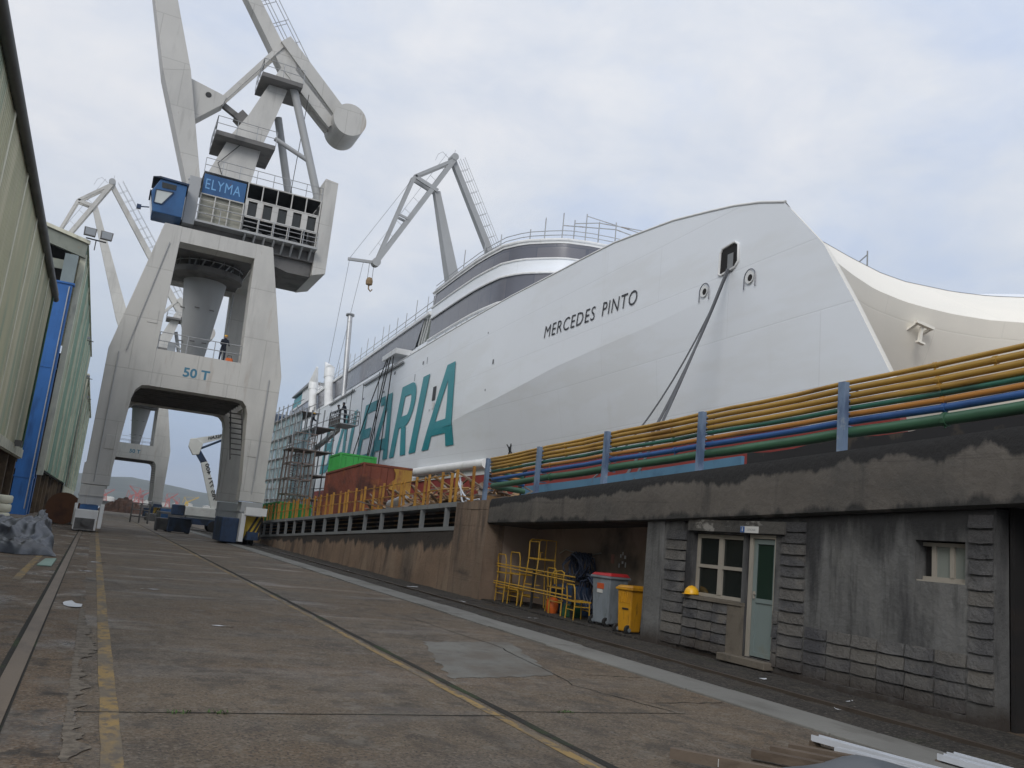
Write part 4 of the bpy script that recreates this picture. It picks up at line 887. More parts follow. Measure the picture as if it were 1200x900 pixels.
# ------------------------------------------------------------------ containers and scrap on the dock deck
def container(label, x0,x1,y0,y1,zb,ht,mat,group=None,name='container'):
    loc = ((x0+x1)/2,(y0+y1)/2,ZT((y0+y1)/2)-.06+zb); o = root(name,label,'container',loc,group)
    tilt = math.atan2(ZT(y1)-ZT(y0),y1-y0); o.rotation_euler = (tilt,0,0)
    w_=x1-x0; d_=y1-y0
    def corr(m, fixed, a0, a1, z0, z1, axis, dirn):
        n = int((a1-a0)/.28); pts = []
        for i in range(n):
            a = a0+(a1-a0)*i/n; s = (a1-a0)/n
            pts += [(a,0),(a+s*.35,0),(a+s*.5,.035),(a+s*.85,.035)]
        pts.append((a1,0)); rows = []
        for z in (z0,z1): rows.append([((fixed+dirn*-p[1]),p[0],z) if axis=='x' else (p[0],fixed+dirn*-p[1],z) for p in pts])
        m.grid(rows)
    m = MB(); corr(m,-w_/2+.03,-d_/2+.1,d_/2-.1,.15,ht-.1,'x',-1); corr(m,w_/2-.03,-d_/2+.1,d_/2-.1,.15,ht-.1,'x',1); corr(m,d_/2-.03,-w_/2+.1,w_/2-.1,.15,ht-.1,'y',1)
    m.box(-w_/2+.05,w_/2-.05,-d_/2+.05,d_/2-.05,ht-.06,ht-.02); m.build('side_panel',mat,o)
    m = MB()
    for sx in (-1,1):
        for sy in (-1,1): m.box(sx*w_/2-(.1 if sx>0 else 0),sx*w_/2+(.1 if sx<0 else 0),sy*d_/2-(.1 if sy>0 else 0),sy*d_/2+(.1 if sy<0 else 0),0,ht)
    for sx in (-1,1):
        a = -w_/2 if sx<0 else w_/2-.08
        m.box(a,a+.08,-d_/2+.1,d_/2-.1,0,.15); m.box(a,a+.08,-d_/2+.1,d_/2-.1,ht-.1,ht)
    for sy in (-1,1):
        a = -d_/2 if sy<0 else d_/2-.08
        m.box(-w_/2+.1,w_/2-.1,a,a+.08,0,.15); m.box(-w_/2+.1,w_/2-.1,a,a+.08,ht-.1,ht)
    m.build('frame',mat,o)
    for sx in (-1,1):
        dmb = MB().box(min(sx*.01,sx*(w_/2-.11)),max(sx*.01,sx*(w_/2-.11)),-d_/2+.03,-d_/2+.06,.16,ht-.11); dd = dmb.build('door',mat,o)
        for q in (.3,.75): MB().tube((sx*(w_/2-.1)*q,-d_/2+.01,.2),(sx*(w_/2-.1)*q,-d_/2+.01,ht-.15),.016,6).build('lock_rod',mat,dd)
    return o
rc = container('rust brown container with a yellowed patch standing on the dock deck',11.05,13.5,39.3,46.6,0,2.62,m_rustbox)
rp = random.Random(2); pts = [(1.2,.5),(1.2,2.5),(.25,2.5)]+[(.2+rp.uniform(-.12,.2),2.5-.25*i) for i in range(1,5)]+[(.45+.15*i+rp.uniform(-.1,.1),1.4-.22*i) for i in range(4)]
MB().plate_xz(pts,-3.69,-3.655).build('painted_patch',M('old_yellow_paint',(.36,.20,.035),[((.22,.08,.03),(3,3,1.2),.5,.6,.85)],rough=.75,space='pos'),rc)
container('plain green container underneath the bright green one on the dock deck',11.95,14.1,47.6,50.1,0,1.75,m_green,'green containers')
container('bright green container rising behind the rusty one',11.95,14.1,47.6,50.1,1.75,2.2,m_green,'green containers')
container('low green skip container at the wall top beside the crane leg',11.,13.2,58.4,67.,0,1.5,m_green)
# scrap heap
rnd = random.Random(4); m = MB()
for i in range(330):
    y = rnd.uniform(24.2,36.5); x = rnd.uniform(10.6,13.4); hmax = 1.15*max(.25,1-abs(x-12.1)/2.0)*(1-.35*abs(y-29)/8); z = ZT(y)+rnd.uniform(0,hmax)
    a = rnd.uniform(0,6.28); e = rnd.uniform(-.6,.75); l = rnd.uniform(.3,1.5); d = Vector((math.cos(a)*math.cos(e),math.sin(a)*math.cos(e),math.sin(e)))
    p = Vector((x,y,z)); q = p+d*l
    if q.z < ZT(q.y): q.z = ZT(q.y)+.02
    if i%3==0: m.tube(p,q,rnd.uniform(.015,.05),6)
    else: m.bar(p,q,rnd.uniform(.04,.28),rnd.uniform(.02,.06))
for i in range(20): 
    y = 24.2+i*.62; m.box(10.8+.3*rnd.random(),13,y,y+.65,ZT(y)-.05,ZT(y)+rnd.uniform(.1,.35))
tag(m.build('scrap_heap',m_scrap),'heap of rusty bars and twisted steel offcuts behind the yellow railing','scrap heap',kind='stuff')
for i,(a,b,lab) in enumerate((((10.5,26.3,3.7),(10.4,23.9,2.85),'white hose drooping over the scrap, the longer upper one'),((10.6,26.1,3.6),(10.35,24.8,2.8),'white hose drooping over the scrap, the shorter lower one'))):
    a=Vector(a); b=Vector(b); pts=[a.lerp(b,t/10)+Vector((0,0,-.35*math.sin(t/10*math.pi))) for t in range(11)]
    tag(MB().path(pts,.03,6).build('white_hose',m_strip,smooth=60),lab,'hose')
tag(MB().tube((10.7,33.2,ZT(33.2)+.25),(10.7,31.8,ZT(31.8)+.4),.24,14).tube((10.7,33.25,ZT(33.25)+.25),(10.7,33.2,ZT(33.2)+.25),.27,14).build('steel_pipe',m_steel,smooth=40),'short grey steel pipe lying at the foot of the rusty container','pipe')

# ------------------------------------------------------------------ scaffolding in front of the stern
sl = (15.5,74,ZT(74)-.06)
sc = root('ship_scaffold','tall sheeted scaffold of pale blue panels standing against the ship side','scaffold',sl)
def ps(mb,name,mat,**k): return mb.build(name,mat,sc,off=sl,**k)
ys = [67.5+2.2*i for i in range(12)]
top = lambda y: interp(y,[(66,9.4),(72,10.6),(78,11.6),(95,12.4)])
m = MB()
for y in ys:
    for x in (14.7,16.2): m.tube((x,y,ZT(y)-.1),(x,y,top(y)+.6),.055,6)
ps(m,'standard',m_scaf,smooth=60)
lv = [1.6,3.5,5.4,7.3,9.2,11.1]
m = MB(); mp = MB()
for z in lv:
    yy = [y for y in ys if top(y) > z-.4]
    if len(yy)<2: continue
    for x in (14.7,16.2):
        for dz in (0,1.0): m.tube((x,yy[0]-.3,z+dz),(x,yy[-1]+.3,z+dz),.035,5)
    for y in yy: m.tube((14.5,y,z),(16.4,y,z),.04,5)
    mp.box(14.72,16.18,yy[0]-.2,yy[-1]+.2,z-.07,z-.03)
ps(m,'ledger',m_scaf,smooth=60); ps(mp,'plank_deck',m_plank)
for i in range(0,11,3):
    for z in lv[:-1]:
        if top(ys[i])>z+1.2: ps(MB().tube((14.62,ys[i],z),(14.62,ys[i+1],z+1.9),.03,5),'brace',m_scaf)
rnd = random.Random(8); m = MB()
for i in range(11):
    for j,z in enumerate(lv[:-1]):
        if top(ys[i])>z+1.5 and rnd.random()<.93:
            m.grid([[(14.85+rnd.uniform(-.05,.05),lerp(ys[i]+.03,ys[i+1]-.03,a/3),lerp(z+.03,z+1.78,b/2)+rnd.uniform(-.03,.03)) for a in range(4)] for b in range(3)])
ps(m,'sheeting',m_net)
for i in range(11):
    for z in lv[:-1]:
        if top(ys[i])>z+1.6:
            a,b = ys[i]+.1,ys[i+1]-.1; m = MB()
            for q in (0,.33,.66,1): m.tube((14.74,lerp(a,b,q),z+.05),(14.74,lerp(a,b,q),z+1.8),.022,5)
            for q in (.05,.95,1.8): m.tube((14.74,a,z+q),(14.74,b,z+q),.022,5)
            ps(m,'panel_frame',m_steel)
# brown stair tower
tl = (12.6,62.1,ZT(62.1)-.06)
tw = root('stair_tower','brown scaffold stair tower beside the sheeted scaffold','scaffold',tl)
def pt(mb,name,mat): return mb.build(name,mat,tw,off=tl)
z0 = ZT(62.1)-.06
for x in (11.8,12.6,13.4):
    for y in (60.7,62.1,63.5): pt(MB().bar((x,y,z0),(x,y,6.8),.10,.10,up=(0,1,0)),'standard',m_scafbrown)
m = MB()
for z in (2.4,3.5,4.6,5.7,6.7):
    for y in (60.7,63.5): m.bar((11.8,y,z),(13.4,y,z),.1)
    for x in (11.8,13.4): m.bar((x,60.7,z),(x,63.5,z),.1)
pt(m,'ledger',m_scafbrown)
m = MB()
for k in range(4):
    z = z0+.1+k*1.3
    for q in range(7): m.box(12.2,13.0,60.9+q*.34,61.2+q*.34,z+q*.19,z+q*.19+.05) if k%2==0 else m.box(12.2,13.0,63.2-q*.34,63.5-q*.34,z+q*.19,z+q*.19+.05)
pt(m,'stair_flight',m_steel)
pt(MB().box(11.7,13.5,60.6,63.6,6.66,6.74),'top_deck',m_plank)
pt(MB().rail([(11.8,60.7,6.75),(13.4,60.7,6.75),(13.4,63.5,6.75)],1.1,1.2,.03),'top_rail',m_scafbrown)

# ------------------------------------------------------------------ people (small in the picture)
def person(label, loc, rz=0, lean=0.2, helmet=None, arms='rail', group=None, legs=True):
    o = root('person',label,'person',loc,group); o.rotation_euler=(0,0,rz)
    J = {'pelvis':(0,0,.95),'belly':(0,-.03,1.12),'chest':(0,-.06-lean*.35,1.34),'neck':(0,-.07-lean*.45,1.5),'head':(0,-.09-lean*.5,1.6),'top':(0,-.09-lean*.5,1.73),
      'hl':(.1,0,.92),'kl':(.12,-.04,.5),'al':(.12,.02,.09),'tl':(.12,-.14,.04),'hr':(-.1,0,.92),'kr':(-.13,.0,.5),'ar':(-.14,.06,.09),'tr':(-.15,-.1,.04),
      'sl':(.19,-.07-lean*.4,1.42),'el':(.25,-.15-lean*.4,1.15),'wl':(.2,-.38-lean*.4,1.07),'hdl':(.17,-.47-lean*.4,1.07),
      'sr':(-.19,-.07-lean*.4,1.42),'er':(-.26,-.13-lean*.4,1.14),'wr':(-.18,-.37-lean*.4,1.05),'hdr':(-.15,-.46-lean*.4,1.05)}
    rad = {'pelvis':.15,'belly':.14,'chest':.16,'neck':.06,'head':.095,'top':.07,'hl':.1,'kl':.065,'al':.05,'tl':.045,'hr':.1,'kr':.065,'ar':.05,'tr':.045,'sl':.07,'el':.05,'wl':.035,'hdl':.04,'sr':.07,'er':.05,'wr':.035,'hdr':.04}
    E = [('pelvis','belly'),('belly','chest'),('chest','neck'),('neck','head'),('head','top'),('pelvis','hl'),('hl','kl'),('kl','al'),('al','tl'),('pelvis','hr'),('hr','kr'),('kr','ar'),('ar','tr'),('chest','sl'),('sl','el'),('el','wl'),('wl','hdl'),('chest','sr'),('sr','er'),('er','wr'),('wr','hdr')]
    ks = list(J); me = bpy.data.meshes.new('body'); me.from_pydata([J[k] for k in ks],[(ks.index(a),ks.index(b)) for a,b in E],[])
    me.materials.append(m_cloth); ob = bpy.data.objects.new('body',me); COL.objects.link(ob); ob.parent=o
    s = ob.modifiers.new('skin','SKIN'); me.skin_vertices.new() if not me.skin_vertices else None
    for i,k in enumerate(ks): me.skin_vertices[0].data[i].radius=(rad[k],rad[k]*(.75 if k in('pelvis','belly','chest') else 1)); me.skin_vertices[0].data[i].use_root = (k=='pelvis')
    ob.modifiers.new('sub','SUBSURF').levels=1; ob.modifiers['sub'].render_levels=2
    hx = Vector(J['head'])
    MB().lathe([(.001,-.1),(.06,-.075),(.078,-.02),(.08,.03),(.06,.08),(.001,.1)],hx+Vector((0,-.012,.02)),14).build('face',m_skin,o,smooth=60)
    MB().lathe([(.125,.05),(.112,.055),(.11,.09),(.085,.135),(.001,.155)],hx+Vector((0,0,.01)),14).build('helmet',helmet or m_helmet,o,smooth=60)
    return o

# ------------------------------------------------------------------ luffing cranes
def crane(name_label, loc, S, group, P, paint, detail=True, base=True):
    """portal crane, jib to -x. P: dict of jib points"""
    o = root('portal_crane', name_label, 'crane', loc, group)
    def B(mb,name,mat,par=None,**k):
        mb.v = [(a*S,b*S,c*S) for a,b,c in mb.v]; return mb.build(name,mat,par or o,**k)
    yf, yb, th = -5., 5., 1.35
    # portal frame as four legs, cross beams and top beams
    outer = lambda z: 4.92 if z<=10.3 else lerp(4.92,3.22,(z-10.3)/8.0)
    inner = lambda z: lerp(3.65,3.25,(z-2.6)/5.4) if z<=8 else (2.35 if z<=10.9 else lerp(2.42,2.2,(z-10.8)/6.6))
    for y in (yf,yb):
        for s in (-1,1):
            out = [(3.62,2.6),(3.25,7.7),(3.12,8.15),(2.85,8.45),(2.4,8.52),(2.4,10.75),(2.2,17.4),(2.2,18.35),(3.2,18.35),(4.92,10.3),(4.92,2.6)]
            B(MB().plate_xz([(s*a,z) for a,z in out], y-th/2, y+th/2),'leg',paint,bevel=.03 if detail else None)
            B(MB().box(min(s*3.55,s*5.0),max(s*3.55,s*5.0),y-th/2-.04,y+th/2+.04,2.55,3.72),'leg_shoe',paint)
        B(MB().box(-2.4,2.4,y-th/2+.012,y+th/2-.012,8.52,10.74),'cross_beam',paint)
        B(MB().box(-2.2,2.2,y-th/2+.012,y+th/2-.012,17.4,18.34),'top_beam',paint)
    for s in (-1,1):
        B(MB().box(min(s*2.45,s*3.3),max(s*2.45,s*3.3),yf+th/2,yb-th/2,17.45,18.3),'top_beam',paint)
        B(MB().box(min(s*3.9,s*4.8),max(s*3.9,s*4.8),yf+th/2,yb-th/2,8.9,10.2),'side_beam',paint)
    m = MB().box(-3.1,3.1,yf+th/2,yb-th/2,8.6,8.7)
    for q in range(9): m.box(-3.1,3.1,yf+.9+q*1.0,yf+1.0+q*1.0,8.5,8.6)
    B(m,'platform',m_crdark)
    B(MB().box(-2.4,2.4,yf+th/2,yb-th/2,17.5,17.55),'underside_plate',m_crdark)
    # inverted cone column and its collar
    B(MB().lathe([(.60,8.7),(.62,10.7),(1.40,16.9),(1.45,17.3)],(0,0,0),24),'column',m_crane2,smooth=40)
    m = MB()
    for z,r in ((14.6,1.22),(12.4,.99)): 
        for a in (200,255,300): m.box(r*math.cos(R(a))-.15,r*math.cos(R(a))+.15,r*math.sin(R(a))-.05,r*math.sin(R(a)),z,z+.06)
    B(m,'column_lugs',m_crdark)
    cl_ = [(2.15*math.cos(R(t))*(1.02),1.9*math.sin(R(t))) for t in range(0,360,12)]
    B(MB().plate_xy([(x,y-1.2) for x,y in cl_],16.62,16.98),'collar_deck',m_crdark,smooth=30)
    if detail:
        m = MB().rail([(2.15*math.cos(R(t)),1.9*math.sin(R(t))-1.2,16.98) for t in range(150,391,20)],.75,3,.025)
        for t in range(200,340,22): m.tube((1.3*math.cos(R(t)),-1.2+1.3*math.sin(R(t)),16.98),(1.5*math.cos(R(t+10)),-1.2+1.5*math.sin(R(t+10)),17.5),.05,5)
        B(m,'collar_rail',m_steel)
    # walkway rail on the cross beam, ladder inside the leg
    B(MB().rail([(-2.35,yf-.5,10.75),(2.35,yf-.5,10.75)],1.05,1.4,.028),'walkway_rail',m_steel)
    B(MB().rail([(-2.35,yb-.5,10.75),(2.35,yb-.5,10.75)],1.05,1.4,.028),'walkway_rail',m_steel)
    m = MB()
    for k in range(9): m.bar((3.0-.02*k,-2.9+k*.35,5.4+.36*k),(3.7,-2.9+k*.35,5.4+.36*k),.3,.05)
    m.bar((3.0,-3.1,5.1),(2.95,.2,8.55),.05,.2); m.bar((3.7,-3.1,5.1),(3.7,.2,8.55),.05,.2)
    B(m,'stair',m_crdark)
    if detail:
        for x_,za,zb_ in ((-4.35,2.7,10.2),(4.2,3.,10.)): B(MB().tube((x_,yf-th/2-.05,za),(x_,yf-th/2-.05,zb_),.035,6),'conduit',m_crane2)
        B(MB().tube((-4.0,yf-th/2-.05,10.3),(-2.75,yf-th/2-.05,17.2),.03,6),'conduit',m_crane2)
        for x_,z_ in ((-3.9,4.6),(3.9,5.2),(-2.9,12.2)): B(MB().box(x_-.28,x_+.28,yf-th/2-.03,yf-th/2-.002,z_,z_+.8),'hatch',paint,bevel=.01)
        m = MB()
        for k in range(22): m.tube((2.3,yb-1.0,9.+k*.36),(2.3,yb-1.4,9.+k*.36),.02,4)
        for q in (1.0,1.4): m.tube((2.3,yb-q,8.8),(2.3,yb-q,17.2),.025,4)
        B(m,'ladder',m_steel)
    # bogies
    for y in (yf,yb):
        for s in (-1,1):
            x = s*4.35
            B(MB().box(x-.62,x+.62,y-.75,y+.75,1.45,2.5).box(x-.68,x+.68,y-.8,y+.8,1.9,1.96),'equaliser',paint if y<0 and s<0 else m_crane2)
            bg_ = B(MB().box(x-.45,x+.45,y-1.9,y+1.9,.75,1.4).box(x-.3,x+.3,y-2.6,y+2.6,.35,.8),'bogie',m_blue if s<0 else m_navy)
            m = MB()
            for q in (-2.,-.8,.8,2.): m.tube((x-.12,y+q,.36),(x+.12,y+q,.36),.34,16)
            B(m,'bogie_wheels',m_rubber,bg_)
            if y<0 and s<0:
                B(MB().box(x-.62,x+.5,y-3.1,y-1.95,.08,1.15).box(x-.7,x-.55,y-2.6,y-1.,.3,1.45).box(x+.55,x+.75,y-2.6,y-.9,.2,1.5),'drive_cover',m_white,bg_,bevel=.03)
                B(MB().lathe([(.02,0),(.2,.0),(.2,.1)],(x,y-3.2,.45),14) if False else MB().tube((x,y-3.22,.5),(x,y-3.05,.5),.2,14).box(x-.55,x+.4,y-3.12,y-3.09,.12,.7),'buffer',m_crdark,bg_)
            elif y<0:
                B(MB().box(x-.45,x+.55,y-2.0,y-1.92,.35,1.7),'hazard_board',m_hazyel,bg_)
                for k in range(4):
                    a = -.45+.28*k
                    B(MB().add([(x+max(-.45,min(.55,a+.0)),y-2.006,.35+.0),(x+max(-.45,min(.55,a+.14)),y-2.006,.35),(x+min(.55,a+.75),y-2.006,1.7 if a+.75<=.55 else 1.7-(a+.75-.55)*2.),(x+min(.55,a+.6),y-2.006,1.7 if a+.6<=.55 else 1.7)],[(0,1,2,3)]),'hazard_stripe',m_hazblk,bg_)
                B(MB().box(x-.75,x-.5,y-2.4,y-1.0,.2,1.8).box(x-.6,x+.6,y-2.6,y-2.1,1.75,2.2),'drive_cover',m_white if detail else m_navy,bg_)
                B(MB().box(x-1.7,x-.75,y-1.8,y+1.5,.1,1.5),'cable_drum_box',m_navy,bg_,bevel=.05)
    # lettering 50 T on the cross beam (both letters blue, front face)
    B(text_mb('50 T',1.5,.58,lambda x,y:(-.75+x,yf-th/2-.006 if False else yf-th/2+.012-.006,9.35+y),bold=.03),'load_lettering',m_blueletter)
    # ---------------- slewing upper works
    B(MB().box(-2.6,6.6,-2.6,2.6,18.9,19.75).lathe([(1.9,18.36),(1.9,18.95)],(0,0,0),24),'slewing_frame',m_crdark)
    # machinery house front with window row and open bays
    hy = -2.75; x0,x1 = 1.4,6.3
    def frame_row(m,x0,x1,z0,z1,n,t=.065,y=hy,dep=.12):
        m.box(x0,x1,y,y+dep,z1-t,z1); m.box(x0,x1,y,y+dep,z0,z0+t)
        for i in range(n+1):
            c = lerp(x0+t/2,x1-t/2,i/n); m.box(c-t/2,c+t/2,y+.002,y+dep-.002,z0+t,z1-t)
    m = MB(); frame_row(m,x0,x1,22.15,23.3,5); B(m,'bay_frame',paint)
    m = MB(); n=5; wd=(x1-x0)/n
    for i in range(n+1): c=x0+wd*i; m.box(max(x0,c-.2),min(x1,c+.2),hy+.02,hy+.14,21.0,22.15)
    m.box(x0,x1,hy+.021,hy+.139,20.92,21.05); m.box(x0,x1,hy+.021,hy+.139,22.05,22.16)
    B(m,'house_panel',paint)
    wn = B(MB().box(x0,x1,hy+.2,hy+.25,21.0,22.1),'window_row',m_glass)
    m = MB(); frame_row(m,x0,x1,19.95,20.95,5,.05); B(m,'guard_frame',paint)
    B(MB().box(x0,x1,.9,1.0,19.8,23.3).box(x0,x1,-2.6,1.,23.25,23.3).box(x0,x1,-2.6,.9,22.1,22.14),'house_back',M('dim_machine_room',(.05,.055,.06),[((.015,.016,.018),(.7,.7,1.2),.45,.6,.8)],rough=.7))
    m = MB()
    for i in range(6): m.tube((1.9+.8*i,-1.2,20.3),(1.9+.8*i,-.3,20.5),.35,12)
    m.box(1.6,6.,-1.6,-.3,19.8,20.15); B(m,'winch',m_crane2)
    # left bay: blue name panel over louvred bay
    B(MB().box(-1.35,1.3,hy-.05,hy+.05,21.75,23.1),'name_panel',m_blue)
    B(text_mb('ELYMA',2.2,.68,lambda x,y:(-1.2+x,hy-.056,22.12+y),bold=0,spacing=1.1),'name_lettering',m_signletter)
    B(MB().box(-1.35,1.3,hy+.1,hy+.2,19.85,21.75),'louvre_panel',m_brownpad)
    m=MB(); frame_row(m,-1.4,1.35,19.8,21.75,3,.07,hy-.12,.08)
    for z in (20.4,20.9,21.3): m.box(-1.4,1.35,hy-.13,hy-.06,z,z+.035)
    B(m,'bay_frame',paint)
    # balcony and ribs below
    m = MB().hexa([(-1.5,hy-.7,19.62),(6.35,hy-.7,19.62),(6.35,hy+.2,19.62),(-1.5,hy+.2,19.62),(-1.5,hy-.7,19.74),(6.35,hy-.7,19.74),(6.35,hy+.2,19.74),(-1.5,hy+.2,19.74)])
    B(m,'balcony',m_crane2)
    m = MB()
    for i in range(8): m.hexa([(1.6+.62*i,hy+.1,18.95),(1.7+.62*i,hy+.1,18.95),(1.7+.62*i,hy+.3,18.95),(1.6+.62*i,hy+.3,18.95),(1.6+.62*i,hy-.65,19.6),(1.7+.62*i,hy-.65,19.6),(1.7+.62*i,hy+.3,19.6),(1.6+.62*i,hy+.3,19.6)])
    B(m,'balcony_rib',m_crane2)
    B(MB().rail([(1.4,hy-.66,19.74),(6.3,hy-.66,19.74)],1.0,1.0,.028,2).rail([(-1.5,hy-.66,19.74),(1.4,hy-.66,19.74)],1.0,1.2,.028,1),'balcony_rail',m_steel)
    B(MB().rail([(-1.4,-2.6,23.32),(6.3,-2.6,23.32)],.95,1.1,.025,1),'roof_rail',m_steel)
    B(MB().box(-1.4,6.3,-2.7,2.6,23.12 if False else 23.301,23.32),'house_roof',m_crane2)
    # counterweight box at the rear
    B(MB().hexa([(6.35,-2.7,18.0),(7.25,-2.7,18.3),(7.25,2.7,18.3),(6.35,2.7,18.0),(6.35,-2.7,25.0),(7.25,-2.7,24.9),(7.25,2.7,24.9),(6.35,2.7,25.0)]),'ballast_box',paint,bevel=.03)
    m = MB().plate_xz([(2.9,18.9),(3.4,18.3),(4.8,17.95),(6.3,17.95),(6.3,18.9)],-2.3,2.3); B(m,'rear_belly',m_crdark)
    # cab on the jib side
    cabp = [(-4.0,19.35),(-4.25,20.6),(-3.85,21.5),(-2.3,21.45),(-2.3,19.35)]
    cb = B(MB().plate_xz(cabp,-4.2,-2.2),'cab',m_blue,bevel=.04)
    B(MB().plate_xz([(-4.0,19.9),(-4.0,20.75),(-3.0,20.8),(-3.55,19.9)],-4.23,-4.205),'cab_window',M('bright_cab_glass',(.5,.53,.52),rough=.15),cb)
    B(MB().add([(-4.04,-4.,19.5),(-4.285,-4.,20.6),(-4.285,-2.4,20.6),(-4.04,-2.4,19.5)],[(0,1,2,3)]).add([(-4.27,-4.,20.68),(-3.9,-4.,21.45),(-3.9,-2.4,21.45),(-4.27,-2.4,20.68)],[(0,1,2,3)]),'cab_window',m_glass,cb)
    B(MB().plate_xz([(-4.3,21.5),(-3.9,21.62),(-2.2,21.57),(-2.2,21.46),(-3.85,21.5)],-4.32,-2.1),'cab_roof',m_navy,cb)
    m = MB()
    for p,q in (((-4.0,19.9),(-4.0,20.75)),((-4.0,20.75),(-3.0,20.8)),((-3.0,20.8),(-3.55,19.9)),((-3.55,19.9),(-4.0,19.9))): m.bar((p[0],-4.235,p[1]),(q[0],-4.235,q[1]),.05,.05,up=(0,1,0))
    m.bar((-4.29,-4.1,20.64),(-4.29,-2.3,20.64),.09); B(m,'window_frame',m_navy,cb)
    B(MB().plate_xz([(-3.7,20.95),(-2.9,20.98),(-2.9,21.3),(-3.75,21.3)],-4.225,-4.205),'cab_window',m_glass,cb)
    B(MB().bar((-4.2,-4.,19.6),(-4.75,-4.,19.5),.06).box(-4.9,-4.65,-4.15,-3.9,19.35,19.6),'cab_lamp',m_navy,cb)
    B(MB().box(-2.2,-1.5,-3.2,1.2,19.4,22.6).tube((-1.85,-2.2,22.6),(-1.85,-2.2,22.75),.4,14),'jib_seat',m_crane2,bevel=.03)
    # slanted mast with two platforms
    def prismoid(m, a, b):
        (x0,x1,y0,y1,z),(u0,u1,v0,v1,zz)=a,b
        m.hexa([(x0,y0,z),(x1,y0,z),(x1,y1,z),(x0,y1,z),(u0,v0,zz),(u1,v0,zz),(u1,v1,zz),(u0,v1,zz)]); return m
    m = MB(); prismoid(m,(-1.3,1.6,-1.3,1.3,23.2),(-.08,2.05,-1.1,1.1,26.9)); prismoid(m,(-.08,2.05,-1.1,1.1,26.9),(.85,2.55,-.9,.9,28.8)); prismoid(m,(.85,2.55,-.9,.9,28.8),(1.85,3.15,-.7,.7,31.5)); prismoid(m,(1.85,3.15,-.7,.7,31.5),(2.6,3.5,-.5,.5,33.4))
    B(m,'mast',paint)
    B(MB().tube((3.05,-.62,33.4),(3.05,.62,33.4),.45,18),'mast_head',paint,smooth=40)
    B(MB().box(-1.1,2.8,-2.0,1.8,26.3,26.6),'mast_platform',m_crdark); B(MB().box(1.2,4.0,-1.7,1.5,31.5,31.8),'mast_platform',m_crdark)
    B(MB().rail([(-1.1,1.8,26.6),(-1.1,-2.,26.6),(2.8,-2.,26.6)],1.0,1.3,.025,1),'platform_rail',m_steel); B(MB().rail([(1.2,1.5,31.8),(1.2,-1.7,31.8),(4.,-1.7,31.8)],1.0,1.2,.025,1),'platform_rail',m_steel)
    m = MB().tube((3.5,-.9,31.7),(6.5,-1.3,23.3),.28,12).tube((3.0,.9,30.0),(5.0,1.2,23.3),.28,12).tube((2.8,-.9,27.6),(5.2,-1.1,26.6),.16,10)
    B(m,'stay',m_crane2,smooth=40)
    B(MB().path([(.0,-1.3,23.4),(-.6,-1.35,24.6),(.6,-1.25,26.3)],.03,5).tube((4.6,-1.,31.5),(4.4,-1.,23.3),.025,5),'cable',m_cable)
    # luffing rack, rocker lever and counterweight
    B(MB().bar((.9,0,28.4),(.2,0,28.9),.9,.8).bar((-.8,0,29.3),(.6,0,28.6),.35,.35),'luffing_rack',m_crdark)
    B(MB().bar((2.45,-.75,35.2),(6.9,-.55,31.2),.22,.85,h2=1.0).bar((2.45,.75,35.2),(6.9,.55,31.2),.22,.85,h2=1.0),'rocker_arm',paint)
    B(MB().bar((2.9,-.5,33.2),(6.6,-.5,30.),.3,.75).bar((2.9,.5,33.2),(6.6,.5,30.),.3,.75),'rocker_arm',paint)
    B(MB().tube((7.65,-1.5,30.35),(7.65,1.4,30.35),1.2,32),'counterweight',paint,smooth=40)
    B(MB().bar((2.5,-.6,35.1),(P['lug'][0],-.35,P['lug'][1]),.14,.34).bar((2.5,.6,35.1),(P['lug'][0],.35,P['lug'][1]),.14,.34),'luffing_rod',paint)
    # jib
    f = P['foot']; pv = P['pivot']; a = Vector((f[0],0,f[1])); b = Vector((pv[0],0,pv[1])); mid = a.lerp(b,.33)
    jb = B(MB().bar(a,mid,1.9,.85,up=(1,0,0),w2=2.0,h2=1.75).bar(mid,b,2.0,1.75,up=(1,0,0),w2=.9,h2=.8),'jib',paint,bevel=.02 if detail else None)
    lugp = Vector((P['lug'][0],0,P['lug'][1])); q1 = a.lerp(b,.2)+Vector((.5,0,0)); q2 = a.lerp(b,.33)+Vector((.55,0,0))
    B(MB().plate_xz([(q1.x,q1.z),(lugp.x+.1,lugp.z-.35),(lugp.x+.25,lugp.z+.25),(q2.x,q2.z)],-.55,.55),'jib_bracket',paint,jb)
    B(MB().tube((lugp.x-.9,-.56,lugp.z+.0),(lugp.x-.9,-.53,lugp.z),.2,14).box(q1.x-1.2,q1.x-1.1,-1.02,-.98,25,27.3) if False else MB().tube((lugp.x-.9,-.57,lugp.z),(lugp.x-.9,-.54,lugp.z),.2,14),'bracket_hole',m_hazblk,jb)
    # tie with ladder
    cr = Vector((P['crest'][0],0,P['crest'][1])); t0 = Vector((3.0,0,33.2))
    ti = B(MB().bar(t0,cr,1.1,.95,w2=.8,h2=.7),'tie_beam',paint)
    d = (cr-t0).normalized(); nrm = Vector((d.z,0,-d.x))
    m = MB(); L_ = (cr-t0).length; k = int(L_/1.6)
    for s in (-.3,.3):
        for hh in (.75,1.5): m.tube(t0+nrm*(.3+hh)+Vector((0,s,0)),cr+nrm*(.3+hh)+Vector((0,s,0)),.03,5)
    for i in range(1,k):
        p = t0.lerp(cr,i/k)
        for s in (-.3,.3): m.tube(p+nrm*.3+Vector((0,s,0)),p+nrm*1.8+Vector((0,s,0)),.028,5)
    B(m,'ladder_rail',m_steel,ti)
    # fly jib
    tip = cr+Vector((P['tip'][0],0,P['tip'][1])); kn = cr+Vector((P['knee'][0],0,P['knee'][1])); pv_ = b
    m = MB()
